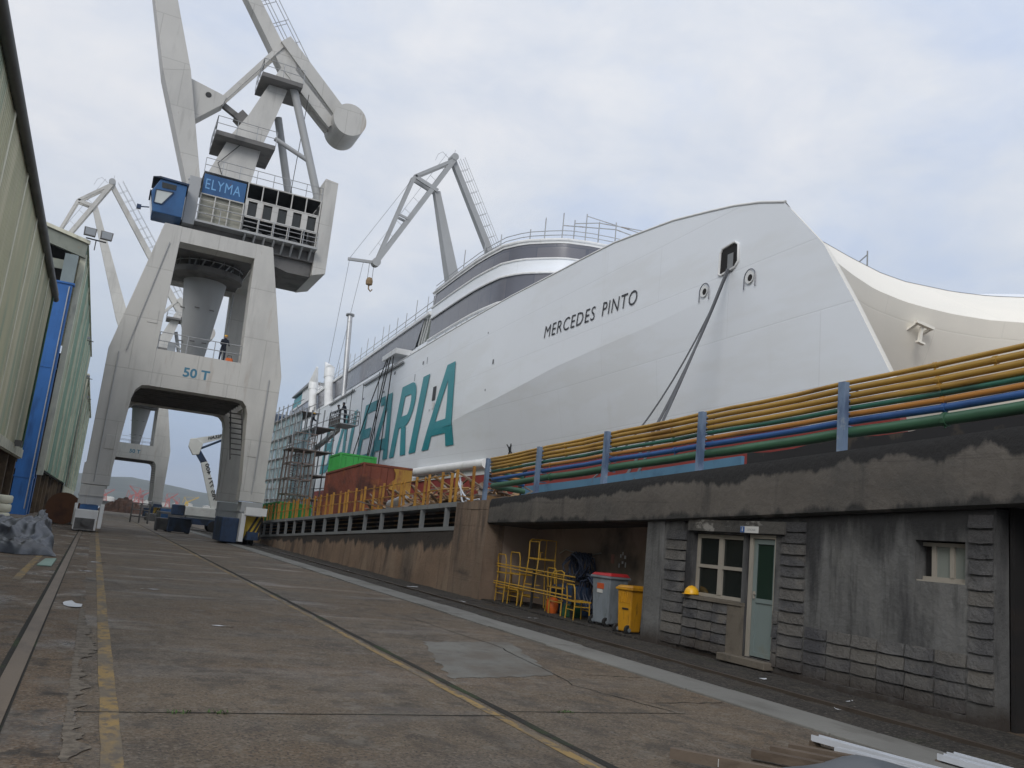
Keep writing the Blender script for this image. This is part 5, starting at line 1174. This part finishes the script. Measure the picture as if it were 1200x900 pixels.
    for s in (-.55,.55):
        v = Vector((0,s,0)); m.bar(cr+v,tip+v*.6,.35,.6); m.bar(cr+v,kn+v,.28,.42); m.bar(kn+v,tip+v*.6,.28,.42); m.bar(kn+v,pv_+v,.28,.5); p = kn.lerp(tip,.45); qq = cr.lerp(tip,.6); m.bar(p+v,qq+v,.2,.3)
    m.bar(cr+Vector((0,-.7,0)),cr+Vector((0,.7,0)),.5,.6)
    fj = B(m,'fly_jib',paint)
    B(MB().tube(cr+Vector((0,-.8,.4)),cr+Vector((0,.8,.4)),.5,16).tube(cr+Vector((.1,0,.6)),cr+Vector((.15,0,1.7)),.03,5),'crest_sheave',m_crane2,fj)
    m = MB()
    for i in range(1,9):
        p = cr.lerp(tip,i/9); m.tube(p+Vector((-.2,0,.3)),p+Vector((-1.0,0,.8)),.025,5)
    m.tube(cr+Vector((-1.,0,.8)),tip+Vector((-1.,0,.8)),.028,5); m.path([cr+Vector((-.6,0,.2)),cr+Vector((-1.6,0,.9)),cr+Vector((-2.2,0,.4)),cr+Vector((-2.5,0,-.6))],.03,5)
    B(m,'walkway_rail',m_steel,fj)
    B(MB().bar(tip,tip+Vector((-3.6,0,-.35)),.3,.35).tube(tip+Vector((0,-.5,0)),tip+Vector((0,.5,0)),.55,16),'tip_outrigger',m_crane2,fj)
    if P.get('hook'):
        hz = P['hook']; m = MB()
        for s in (-.3,.3): m.tube(tip+Vector((s-.5,0,-.3)),tip+Vector((s-.5,0,-2.2)),.03,5)
        hk = B(m,'hoist_rope',m_cable)
        B(MB().lathe([(.1,0),(.42,.15),(.46,.6),(.34,1.0),(.1,1.1)],tip+Vector((-.5,0,-3.2)),12).path([tip+Vector((-.5,0,-3.2)),tip+Vector((-.5,0,-3.6)),tip+Vector((-.2,0,-3.9)),tip+Vector((0,0,-3.6))],.09,6),'hook_block',M('ochre_hook_paint',(.22,.14,.06),rough=.6),hk)
        m = MB()
        for s,e in ((-3.4,-4.3),(-1.6,-3.3)): m.tube(tip+Vector((s,0,-.3)),tip+Vector((e,0,-hz)),.022,5)
        m.path([tip+Vector((-3.4,0,-.2)),kn+Vector((0,0,0))],.02,4)
        B(m,'hoist_rope',m_cable)
    return o
P1 = dict(foot=(-1.75,22.6),pivot=(-8.9,46.2),crest=(-9.9,51.4),tip=(-7.,-17.),knee=(-4.6,-3.9),lug=(-1.0,29.5))
P2 = dict(foot=(-2.0,22.6),pivot=(-12.0,47.2),crest=(-10.3,51.5),tip=(-8.5,-18.2),knee=(-4.2,-3.9),lug=(-1.6,29.6))
P3 = dict(foot=(-2.0,22.6),pivot=(-9.6,46.3),crest=(-7.8,51.3),tip=(-8.7,-16.6),knee=(-5.2,-3.9),lug=(-1.0,29.6),hook=17)
crane('nearest and biggest portal crane, straddling the road, with blue name panel',(4.12,59,0),1.,'level luffing cranes',P1,m_crane)
crane('second pale portal crane far down the road, seen between the nearer crane legs',(4.12,146,0),1.,'level luffing cranes',P2,m_crane,False)
crane('grey crane standing beyond the ship, only its jib and hook showing above the deck',(65.3,155,0),1.5,'level luffing cranes',P3,m_crane2,False)
person('small figure in dark workwear on the cross beam of the near crane',(5.5,54.6,9.75+1.0-.0),R(10))
tag(MB().box(2.3,2.75,53.75,53.95,10.78,11.35).build('beam_lamp',m_lamp,bevel=.03),'square floodlight on the cross beam of the near crane','floodlight')
o = root('orange_bag','red-orange tool bag beside the figure on the crane beam','bag',(5.95,54.6,10.75)); MB().hexa([(-.25,-.15,0),(.25,-.15,0),(.25,.15,0),(-.25,.15,0),(-.2,-.05,.4),(.2,-.05,.4),(.2,.05,.4),(-.2,.05,.4)]).build('bag_body',m_orange,o,bevel=.05)
MB().path([(-.15,0,.38),(-.1,0,.55),(.1,0,.55),(.15,0,.38)],.02,5).build('bag_handle',m_cable,o)

# ------------------------------------------------------------------ boom lift down the road
ll = (8.2,80,0); o = root('boom_lift','white articulated boom lift parked beyond the right crane leg','boom lift',ll)
def pl_(mb,name,mat,par=None,**k): return mb.build(name,mat,par or o,off=ll,**k)
pl_(MB().box(6.9,10.,79.,81.2,.55,1.05),'chassis',m_navy)
for x in (7.3,9.6):
    for y in (78.9,81.0): pl_(MB().tube((x,y,.5),(x,y+.35,.5),.5,20),'wheel',m_rubber,smooth=40)
pl_(MB().box(7.1,10.2,79.1,81.1,1.25,2.05).box(7.3,9.8,79.3,80.9,1.05,1.25),'turret',m_lift,bevel=.06)
pl_(MB().box(6.1,7.05,79.2,81.,1.2,2.1),'counterweight',m_navy,bevel=.08)
bm_ = pl_(MB().bar((9.6,80,2.0),(8.05,80,6.0),.5,.62,w2=.45,h2=.55),'lower_boom',m_lift)
pl_(text_mb('985 771 400',2.6,.34,lambda x,y: tuple(Vector((9.48,79.74,2.75)).lerp(Vector((8.28,79.74,5.9)),x/2.6)*1.0+Vector((.93,0,.36))*(y-.17)*1.0),bold=.02),'boom_lettering',m_black,bm_)
pl_(MB().bar((8.1,80,5.9),(7.35,80,6.9),.42,.5),'knuckle_arm',m_navy)
pl_(MB().plate_xz([(7.0,6.5),(6.55,7.2),(6.6,7.9),(7.1,8.0),(7.7,7.6),(7.5,6.6)],79.7,80.3),'knuckle',m_lift,bevel=.04)
ub = pl_(MB().bar((7.1,80,7.7),(10.4,80,8.9),.42,.6,w2=.3,h2=.3),'upper_boom',m_lift)
pl_(text_mb('HA32PX',1.5,.3,lambda x,y: (8.05+x*.94,79.77,7.97+x*.34+y),bold=.03),'boom_lettering',m_black,ub)
pl_(MB().tube((7.4,80,7.05),(9.2,80,8.1),.1,8),'boom_ram',m_navy,ub)
pl_(MB().box(10.3,11.6,79.4,80.6,8.75,8.82).rail([(10.3,79.4,8.8),(11.6,79.4,8.8),(11.6,80.6,8.8)],1.1,.6,.03),'basket',m_steel)
# second lift whose basket carries two workers at the ship side
bl2 = (16.6,64.,0); o = root('work_platform','lift basket with two workers raised beside the ship lettering','boom lift',bl2)
bk = MB().box(16.1,17.6,65.9,69.4,9.55,9.62); bk.rail([(16.1,65.9,9.6),(17.6,65.9,9.6),(17.6,69.4,9.6),(16.1,69.4,9.6),(16.1,65.9,9.6)],1.1,.7,.035,2)
bk.build('basket',m_steel,o,off=bl2)
MB().box(16.13,16.16,66,69.3,9.65,10.2).build('toe_board',m_plank,o,off=bl2)
MB().bar((16.9,69.2,9.45),(17.2,79.,8.2),.3,.35).bar((17.2,79,8.2),(17.1,76.,1.5),.45,.5).build('boom',m_lift,o,off=bl2)
MB().box(16.3,18.,74.5,78.,.5,1.5).build('turret',m_lift,o,off=bl2,bevel=.05)
for x in (16.3,17.8):
    for y in (74.8,77.5): MB().tube((x,y,.45),(x+.3,y,.45),.45,16).build('wheel',m_rubber,o,off=bl2,smooth=40)
person('worker in dark clothes standing in the lift basket, the nearer to the camera',(16.7,66.8,9.62),R(-80),.3,m_cloth)
person('worker in dark clothes in the lift basket, standing farther from the camera',(16.7,68.6,9.62),R(-100),.2,m_cloth)
for (x,y,z,lab) in ((15.3,83,7.3,'worker in dark clothes on the upper scaffold deck near the crane leg'),(15.3,72.4,9.2,'worker in dark clothes on the highest scaffold deck by the stair tower')):
    person(lab,(x,y,z-.04),R(90),.1,m_helmet)

# ------------------------------------------------------------------ sheds on the left
def cladding(x, y0, y1, z0, z1, per=.5, dep=.06, m=None):
    m = m or MB(); pts = []; n = int((y1-y0)/per)
    for i in range(n):
        y = y0+i*per; pts += [(x,y),(x,y+per*.4),(x+dep,y+per*.5),(x+dep,y+per*.9)]
    pts.append((x,y1))
    return m.grid([[(a,b,z0) for a,b in pts],[(a,b,z1) for a,b in pts]])
s1 = (-5,36,0); o = root('near_shed','weathered green corrugated shed closest on the left, with dark gutter and open base','building',s1)
def p1(mb,name,mat,**k): return mb.build(name,mat,o,off=s1,**k)
p1(cladding(-5.02,4,66,4.5,15.15,.34,.05),'wall',m_clad)
for y in (8,14.5,21,27.5,34,40.5,47,53.5,59.5,65.3): p1(MB().box(-4.97,-4.91,y-.17,y+.17,4.5,15.1),'cover_strip',m_batten)
p1(MB().path([(-4.82,4,15.25),(-4.82,66.2,15.12)],.2,10),'gutter',m_gutter,smooth=50)
p1(MB().box(-6,-4.7,4,66.2,15.3,15.5).add([(-4.7,4,15.5),(-4.7,66.2,15.5),(-20,66.2,19),(-20,4,19)],[(0,1,2,3)]),'roof',m_gutter)
m = MB()
for i in range(int(62/.62)): y = 4+i*.62; m.box(-4.99,-4.86,y+.03,y+.55,3.95,4.5)
m.box(-5.1,-4.99,4,66,3.9,4.55); p1(m,'lower_fascia',m_batten)
p1(MB().box(-7.3,-7.1,4,66,0,4.2).box(-20,-7.3,65.6,65.9,0,16).box(-7.1,-5.0,4,66,4.3,4.4),'base_wall',m_under)
p1(MB().add([(-5.05,66,4.4),(-20,66,4.4),(-20,66,18.9),(-5.05,66,15.4)],[(0,1,2,3)]),'end_wall',m_under)
for y in (30,40,50,60,65.5): p1(MB().box(-5.6,-5.15,y-.25,y+.25,0,4.3),'post',m_under)
p1(MB().tube((-4.9,64.6,4.6),(-4.9,64.6,15.),.07,8),'downpipe',m_pgreen)
p1(MB().box(-4.9,-4.5,58.8,59.4,4.4,4.75),'wall_lamp',m_crdark)
s2 = (-5,112,0); o = root('tall_shed','tall green clad shed with blue steel corner column beyond the near one','building',s2)
def p2(mb,name,mat,**k): return mb.build(name,mat,o,off=s2,**k)
p2(cladding(-4.55,80.6,146,3.9,23.4,1.1,.16),'wall',m_clad2)
for y in (88,97,106,117,128,139): p2(MB().box(-4.4,-4.3,y-.2,y+.2,3.9,23.3),'cover_strip',m_batten)
p2(MB().box(-4.66,-4.2,80.,80.6,3.3,22.3),'corner_trim',m_batten)
p2(MB().box(-6.1,-4.75,78.9,79.7,0,19.3).box(-6.16,-4.69,78.86,79.74,2.95,3.1).box(-6.16,-4.69,78.86,79.74,12.0,12.1).box(-6.16,-4.6,78.8,79.74,19.2,19.35),'corner_column',m_shedblue)
p2(MB().box(-5.75,-4.75,78.92,79.68,19.36,21.8),'column_head',M('grey_green_steel',(.22,.27,.28),[((.16,.19,.19),(1,1,.4),.5,.65,.6)],rough=.6,space='pos'))
p2(MB().box(-5.4,-4.9,81.5,82.5,0,3.9).box(-7.5,-5.5,79.1,79.5,3.6,4.1).box(-5.3,-4.9,84.5,85.3,0,3.9),'base_column',m_shedblue)
p2(MB().tube((-4.95,78.82,.5),(-4.95,78.82,19.),.05,6),'conduit',m_steel)
p2(MB().hexa([(-14,79.6,24.2),(-4.3,79.6,21.9),(-4.3,80.,21.9),(-14,80.,24.2),(-14,79.6,25.4),(-4.3,79.6,23.1),(-4.3,80.,23.1),(-14,80.,25.4)]).box(-14,-5.4,79.8,80.,20.6,21.4),'gable_beam',M('dull_gable_cladding',(.24,.26,.22),[((.36,.22,.11),(1.2,1,.7),.60,.70,.8),((.17,.19,.16),(1,1,.4),.5,.65,.6)],rough=.6,space='pos'))
p2(MB().add([(-4.2,79.4,23.2),(-4.2,146.5,23.6),(-20,146.5,27.),(-20,79.4,27.)],[(0,1,2,3)]).hexa([(-14,79.35,25.4),(-4.1,79.35,23.1),(-4.1,79.6,23.1),(-14,79.6,25.4),(-14,79.35,25.7),(-4.1,79.35,23.4),(-4.1,79.6,23.4),(-14,79.6,25.7)]),'roof',m_batten)
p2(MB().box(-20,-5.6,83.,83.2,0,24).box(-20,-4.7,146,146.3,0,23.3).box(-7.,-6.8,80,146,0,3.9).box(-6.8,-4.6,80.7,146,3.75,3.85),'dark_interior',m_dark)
for i in range(9): p2(MB().box(-5.2,-4.8,90+6.5*i,90.4+6.5*i,0,3.85),'base_column',m_under)
m = MB()
for i in range(5): m.box(-6.78,-6.7,96+i*9,100+i*9,.2,3.4)
p2(m,'cream_door',m_batten)
s3 = (-5,190,0); o = root('far_shed','third green shed farthest down the left side, behind the crane leg','building',s3)
def p3(mb,name,mat,**k): return mb.build(name,mat,o,off=s3,**k)
p3(cladding(-4.7,152,228,3.6,21.2,1.3,.16),'wall',m_clad2)
for y in (152.4,165,180,195,210): p3(MB().box(-4.55,-4.3,y-.3,y+.3,3.4,21.1),'cover_strip',m_batten)
p3(MB().hexa([(-20,151.8,24.),(-4.2,151.8,21.2),(-4.2,229,21.2),(-20,229,24.),(-20,151.8,24.4),(-4.2,151.8,21.6),(-4.2,229,21.6),(-20,229,24.4)]),'roof',m_batten)
p3(MB().box(-20,-4.8,151.9,152.1,3.6,22).box(-7,-4.75,152,228,0,3.6),'end_wall',m_clad)
# cream low structure at its foot
def flood(label, loc, rz, n=2, big=1.):
    o = root('floodlight',label,'floodlight',loc,'shed floodlights'); o.rotation_euler=(0,0,rz)
    MB().bar((0,0,0),(1.6*big,0,0),.1,.1).bar((.8*big,0,0),(.8*big,0,-.9*big),.08).build('bracket',m_crdark,o)
    for k in range(n):
        x = (.2+1.3*k)*big; h=MB().hexa([(x-.45*big,-.5*big,.15),(x+.45*big,-.5*big,.15),(x+.45*big,-.15*big,.15),(x-.45*big,-.15*big,.15),(x-.5*big,-.45*big,.85*big),(x+.5*big,-.45*big,.85*big),(x+.3*big,-.1,.85*big),(x-.3*big,-.1,.85*big)]).build('lamp_head',m_crdark,o)
        MB().add([(x-.38*big,-.505*big,.2),(x+.38*big,-.505*big,.2),(x+.4*big,-.458*big,.8*big),(x-.4*big,-.458*big,.8*big)],[(0,1,2,3)]).build('lamp_glass',m_lamp,h)
    return o
flood('pair of large floodlights on the roof corner of the tall shed',(-4.5,79.2,23.55),R(8),2)
for y,z,lab in ((118,21.3,'small floodlight on the wall edge of the tall shed, nearest of three'),(146.5,20.2,'small floodlight at the far corner of the tall shed'),(165,19.,'small floodlight at the near end of the third shed')):
    flood(lab,(-4.4,y,z),R(20),1,.55)

# ------------------------------------------------------------------ clutter on the left
rnd = random.Random(21)
def tarp(label, cx, cy, lx, ly, hts, seed, rz=0, ridge=0.):
    rnd = random.Random(seed); nx, ny = 90, 140; rows = []
    ph = [rnd.uniform(0,6) for _ in range(12)]
    def rid(x): return 1-abs(math.sin(x))
    for j in range(ny+1):
        row = []
        for i in range(nx+1):
            u = i/nx*2-1; v = j/ny*2-1; r = max(abs(u),abs(v))
            prof = min(1,(1-abs(v))/.22)*min(1,(1-u)/.16)*min(1,(1+u)/.9)
            base = hts*prof**.7*(.62+.25*math.sin(v*4.2+ph[0])+.13*math.sin(v*9+u*2+ph[1]))*(.6+.4*(u+1)/2)
            fold = .20*rid(u*3.1+v*2.2+.6*math.sin(v*5+ph[2])+ph[3])**2+.13*rid(u*5-v*6+.8*math.sin(u*4+ph[4])+ph[5])**2+.06*rid(v*17+u*5+ph[6])**2+.04*rid(u*13-v*11+ph[7])
            z = max(.012,base+hts*.62*(fold-.2)*min(1,(1-r)*7)+hts*.05*(rid(u*19+v*25+ph[10])+rid(v*29-u*15+ph[11])-.9)*.35*min(1,(1-r)*9)+.02)
            row.append((u*lx/2+.10*math.sin(v*13+ph[8])*(abs(u)>.8)+.05*math.sin(z*9+v*6), v*ly/2+.2*math.sin(u*8+ph[9])*r, z))
        rows.append(row)
    o = MB().grid(rows).build('tarpaulin',m_tarp,smooth=75); o.location=(cx,cy,0); o.rotation_euler=(0,0,rz)
    return tag(o,label,'tarpaulin')
tarp('grey tarpaulin draped over a low heap beside the left crane rail',-2.4,31.2,2.7,8.6,1.3,3,R(3))
tarp('dark crumpled sheet put in for puddle and tarpaulin shade at the left road edge',-1.9,15.2,.9,3.2,.16,9)  # dark sheet stands in for a puddle and the shade by the tarpaulin
o = root('rusty_tank','short rusted brown drum tank standing between tarpaulin and crane bogie','tank',(-1.75,63.5,0))
MB().tube((0,-1.6,1.0),(0,1.6,1.0),1.0,24).build('tank_shell',m_barrel,o,smooth=40); MB().box(-.8,-.5,-1.3,1.3,0,.35).box(.5,.8,-1.3,1.3,0,.35).build('cradle',m_crdark,o)
o = root('gas_bottle_rack','cream ribbed drum stack under the near shed','drums',(-3.7,44,0))
for z in range(4): MB().lathe([(.4,0),(.45,.06),(.45,.3),(.4,.36)],(0,0,z*.38),18).build('drum',m_batten,o,smooth=40)
tag(MB().hexa([(-4.4,37,0),(-3.4,37,0),(-3.4,44,0),(-4.4,44,0),(-4.4,37,.18),(-3.45,37,.18),(-3.45,44,.18),(-4.4,44,.18)]).build('timber_stack',m_wood),'pale timber boards lying under the shed edge behind the tarpaulin','timber')
o = root('green_strip','pale green broken board lying beside the left rail','board',(-.78,24.3,0)); MB().hexa([(-.18,-1.2,.01),(.12,-1.2,.01),(.14,1.3,.01),(-.12,1.3,.01),(-.18,-1.2,.035),(.12,-1.2,.03),(.14,1.3,.06),(-.12,1.3,.035)]).build('board',M('pale_green_board',(.2,.3,.25),rough=.6),o)
# wet dark film, litter
for i,(x,y,sx,sy,ang) in enumerate(((1.3,18.8,.22,.05,5),(.35,26.,.3,.06,0),(-.05,15.2,.14,.5,4),(8.25,14.9,.09,.12,30),(9.3,17.6,.16,.09,10),(9.2,25.5,.2,.1,0),(8.9,32,.16,.12,40),(9.3,10.2,.07,.1,50),(9.35,8.6,.13,.04,20),(8.6,8.1,.1,.05,70),(9.0,21.,.1,.1,15),(.1,22.5,.22,.05,0),(2.0,13.4,.2,.05,0))):
    rr = random.Random(i); n = 9; pts = []
    for k in range(n):
        a = 2*math.pi*k/n; q = rr.uniform(.6,1.1); pts.append((x+q*(sx*math.cos(a)*math.cos(R(ang))-sy*math.sin(a)*math.sin(R(ang))),y+q*(sx*math.cos(a)*math.sin(R(ang))+sy*math.sin(a)*math.cos(R(ang))),.008+.02*(x>8)+rr.uniform(0,.015)))
    pos = ['on the road in front of the near crane','beside the yellow line by the tarpaulin','between left rail and yellow line','by the crane rail below the yellow bin','below the grey bin','under the brown pier','far along the brown wall','below the door step','below the block dado','by the kerb under the dado','in front of the yellow chairs','near the left rail by the green board','on the road ahead, alone'][i]
    tag(MB().add(pts,[tuple(range(n))]).build('litter_scrap',m_litter),'pale flat scrap of litter '+pos,'litter','scraps of litter')
# weeds
for i,(x,y) in enumerate(((4.58,7.86),(1.2,7.65),(.9,7.64),(8.2,8.0),(8.4,7.0),(8.1,6.6))):
    rr = random.Random(i+50); m = MB()
    for k in range(26):
        a = rr.uniform(0,6.28); l = rr.uniform(.015,.045); b = Vector((x+rr.uniform(-.09,.09),y+rr.uniform(-.05,.05),.0)); t = b+Vector((math.cos(a)*l,math.sin(a)*l,rr.uniform(.008,.03))); s = Vector((-math.sin(a),math.cos(a),0))*.006
        m.add([b-s*.4,b.lerp(t,.6)-s,t,b.lerp(t,.6)+s,b+s*.4],[(0,1,2,3,4)])
    tag(m.build('weed_tuft',m_weed),['green weed tuft in the joint left of the cracked slab','tiny weed in the joint near the yellow line','tiny weed in the joint right beside the yellow line','weeds by the rail below the block dado','weeds by the rail near the white profiles','weeds at the kerb behind the white profiles'][i],'weed','weed tufts')

# ------------------------------------------------------------------ stack of boards and profiles in the near right corner
o = root('timber_bearer','sawn timber bearer with a white label, leftmost under the grey sheet','timber',(4.75,5.75,0)); MB().bar((-.25,.2,.09),(.75,-.75,.06),.07,.08).build('bearer',m_wood,o); MB().box(.0,.06,-.09,-.085,.05,.11).build('label',m_paper,o)
for k,(x,y) in enumerate(((5.42,6.03),(5.72,6.13),(6.0,6.2))):
    o = root('timber_bearer',['sawn timber bearer under the grey sheet, first of three side by side','sawn timber bearer in the middle of three side by side','sawn timber bearer closest to the white profiles'][k],'timber',(x,y,0),'timber bearers under the sheet'); MB().bar((0,.0,.06),(.62,-.82,.06),.085,.07).build('bearer',m_wood,o)
rows = []
for j in range(13):
    row = []
    for i in range(13):
        u = i/12; v = j/12; p = Vector((4.75,5.28)).lerp(Vector((6.15,5.72)),u)+Vector((.55,-1.25))*v; row.append((p.x,p.y,.125+.012*math.sin(u*7+v*3)+.01*math.sin(v*9)-(.03 if v==0 else 0)))
    rows.append(row)
g = MB().grid(rows); g.grid([[(a,b,c-.03) for a,b,c in r] for r in rows]); tag(g.build('plastic_sheet',m_sheet,smooth=60),'smooth grey sheet panel lying on timber bearers in the near right corner','sheet')
for k,(p,q,wd,lab) in enumerate((((6.62,6.5,.10),(7.05,4.2,.10),.11,'longest white profile lying along the kerb, its end nearest the crack'),((6.42,6.05,.09),(6.85,4.0,.09),.05,'narrow white profile next to the grey sheet'),((6.5,5.95,.1),(7.0,3.9,.1),.035,'thin white rod between two wider white profiles'),((7.46,5.78,.07),(7.62,3.6,.07),.10,'white profile beyond the kerb, left one of the pair by the rail'),((7.66,5.83,.08),(7.86,3.6,.08),.11,'white profile beyond the kerb, right one of the pair by the rail'))):
    a = Vector(p); o = root('white_profile',lab,'profile',(a.x,a.y,0),'white profiles in the near right corner'); d = Vector(q)-a
    MB().bar((0,0,.05),(d.x,d.y,.05),wd,.012).bar((-wd/2+.006,0,.075),(d.x-wd/2+.006,d.y,.075),.012,.05).bar((wd/2-.006,0,.075),(d.x+wd/2-.006,d.y,.075),.012,.05).build('channel',m_strip,o)
    for q in (Vector((0,0)),d.xy): MB().box(q.x-wd/2,q.x+wd/2,q.y-.02,q.y+.02,0,.042).build('spacer',m_wood,o)

# ------------------------------------------------------------------ far end of the road and the port beyond
o = root('steel_crate','dark blue steel crate standing on the road ahead of the boom lift','crate',(5.75,67,0)); MB().box(-.75,.75,-.7,.7,.08,1.0).build('crate_body',m_navy,o,bevel=.05); MB().box(-.8,.8,-.75,.75,1.0,1.08).build('lid',m_navy,o); MB().box(-.7,-.5,-.7,.7,0,.08).box(.5,.7,-.7,.7,0,.08).build('skid',m_hazblk,o)
o = root('steel_crate','dark grey crate next to the dark blue one on the road','crate',(4.75,69,0)); MB().box(-.5,.4,-.7,.7,.08,.95).build('crate_body',m_crdark,o,bevel=.05); MB().box(-.45,-.3,-.7,.7,0,.08).box(.2,.35,-.7,.7,0,.08).build('skid',m_hazblk,o)
rnd = random.Random(31); rows=[]
for j in range(15):
    row=[]
    for i in range(25):
        u=i/24*2-1; v=j/14*2-1; r=math.sqrt(u*u+v*v); row.append((u*5+rnd.uniform(-.1,.1),v*4,max(-.02,3.0*(1-r**1.5)+rnd.uniform(-.3,.3)*(r<.95))))
    rows.append(row)
o = tag(MB().grid(rows).build('scrap_pile',m_pile),'rust brown scrap pile at the far end of the road','scrap pile',kind='stuff'); o.location=(5.6,196,0)
o = root('jetty_wall','long dark low barrier across the far end of the quay','barrier',(20,232,0)); MB().box(-40,60,-.3,.3,1.3,2.1).build('barrier_rail',m_crdark,o)
for i in range(21): MB().box(-40+5*i-.2,-40+5*i+.2,-.25,.25,0,1.3).build('barrier_post',m_crdark,o)
o = root('skip','bright blue skip at the far end by the scrap pile','skip',(14.5,196,0)); MB().hexa([(-1.6,-1,.2),(1.6,-1,.2),(1.6,1,.2),(-1.6,1,.2),(-2.1,-1.2,1.7),(2.1,-1.2,1.7),(2.1,1.2,1.7),(-2.1,1.2,1.7)]).build('skip_body',m_blue,o); MB().box(-1.4,-1.,-1,1,0,.2).box(1.,1.4,-1,1,0,.2).build('skid',m_hazblk,o)
o = root('metal_trestle','dark tubular trestle on the road under the far crane','trestle',(4.2,92,0)); MB().rail([(-.8,0,0),(.8,0,0)],1.9,.8,.05,2).rail([(-.8,1.4,0),(.8,1.4,0)],1.9,.8,.05,2).build('trestle_frame',m_crdark,o)
o = root('equipment_row','dark machine housings lying beside the far crane rail','machinery',(8.6,118,0)); MB().box(-1.2,2.5,-3,3,.0,1.3).box(-2.6,-1.4,-2,2,0,.9).build('housing',m_crdark,o,bevel=.1); MB().box(-1.,-.2,-3.2,-3.,.2,1.).build('panel',m_blue,o)
def port_crane(loc,h,boom,label,s=1):
    o = root('harbour_crane',label,'crane',loc,'cranes across the harbour')
    m = MB(); w0=h*.16
    for sx in (-1,1):
        for sy in (-1,1): m.bar((sx*w0,sy*w0,0),(sx*w0*.4,sy*w0*.4,h*.55),h*.035)
    m.bar((-w0,-w0,h*.25),(w0,-w0,h*.25),h*.03); m.bar((-w0*.8,-w0*.8,h*.25),(w0*.5,-w0*.5,h*.5),h*.025); m.bar((w0*.8,-w0*.8,h*.25),(-w0*.5,-w0*.5,h*.5),h*.025)
    mt = m_farred if s else m_hazyel
    m.build('portal',mt,o)
    m = MB().box(-h*.1,h*.1,-h*.1,h*.1,h*.52,h*.66); m.build('machine_house',mt,o)
    m = MB(); a=Vector((0,0,h*.6)); b=Vector((boom,0,h)); 
    for s_ in (-1,1): m.bar(a+Vector((0,s_*h*.04,0)),b,h*.03); m.bar(a+Vector((0,s_*h*.04,h*.08)),b,h*.025)
    for k in range(7): m.bar(a.lerp(b,k/7)+Vector((0,-h*.04,0)),a.lerp(b,(k+1)/7)+Vector((0,h*.03,h*.06)),h*.018)
    m.bar((0,0,h*.66),(-boom*.25,0,h*.95),h*.03); m.tube((-boom*.25,0,h*.95),b,h*.008,4); m.bar((-boom*.25,0,h*.95),(-boom*.35,0,h*.55),h*.025)
    m.build('boom',mt,o)
for x,y,h,b,lab,s in ((30,905,20,14,'red harbour crane across the water, nearest the left crane leg',1),(35.5,900,24,-10,'red harbour crane across the water leaning opposite to its twin',1),(40,910,22,12,'red harbour crane across the water, third from the left',1),(8,915,18,9,'small red harbour crane half behind the left crane leg',1),(64,905,21,10,'red harbour crane seen under the far crane right leg',1),(72,900,17,-8,'red harbour crane close to the yellow one',1),(79,880,19,13,'yellow harbour crane across the water',0)):
    port_crane((x*1.0,y,.4),h*.8,b*.8,lab,s)
struct(MB().box(-300,700,860,1150,-3,.4).build('far_quay',m_deck))
rnd = random.Random(77)
for i in range(26):
    x = -6+i*6.2+rnd.uniform(-2,2); y = 930+rnd.uniform(0,90); wd = rnd.uniform(3,9); h = rnd.uniform(3,8.5)
    o = root('port_building',['low white port shed across the harbour','pale port store across the harbour','small pale harbour office across the water'][i%3],'building',(x,y,.4),'port buildings across the harbour')
    MB().box(-wd/2,wd/2,-4,4,0,h).build('wall',m_farwhite,o); MB().plate_xz([(-wd/2-.3,h),(wd/2+.3,h),(0,h+1.2)],-4.3,4.3).build('roof',m_farroof if i%4==0 else m_farwhite,o)
for i in range(4):
    tag(MB().lathe([(4,0),(4,7),(3.6,7.8),(.1,8.4)],(14+i*13,1000,.4),20).build('storage_tank',m_farwhite,smooth=40),'round white storage tank across the harbour','tank','storage tanks across the harbour')

# ------------------------------------------------------------------ air
hm = bpy.data.materials.new('haze_air'); hm.use_nodes = True; hn = hm.node_tree
hn.nodes.remove(hn.nodes['Principled BSDF']); pv_n = hn.nodes.new('ShaderNodeVolumePrincipled')
pv_n.inputs['Color'].default_value = (.80,.87,.97,1); pv_n.inputs['Density'].default_value = .00022
hn.links.new(pv_n.outputs['Volume'], hn.nodes['Material Output'].inputs['Volume'])
hz = MB().box(-3600,3600,-300,3700,-7.5,150).build('haze', hm); hz['kind'] = 'stuff'
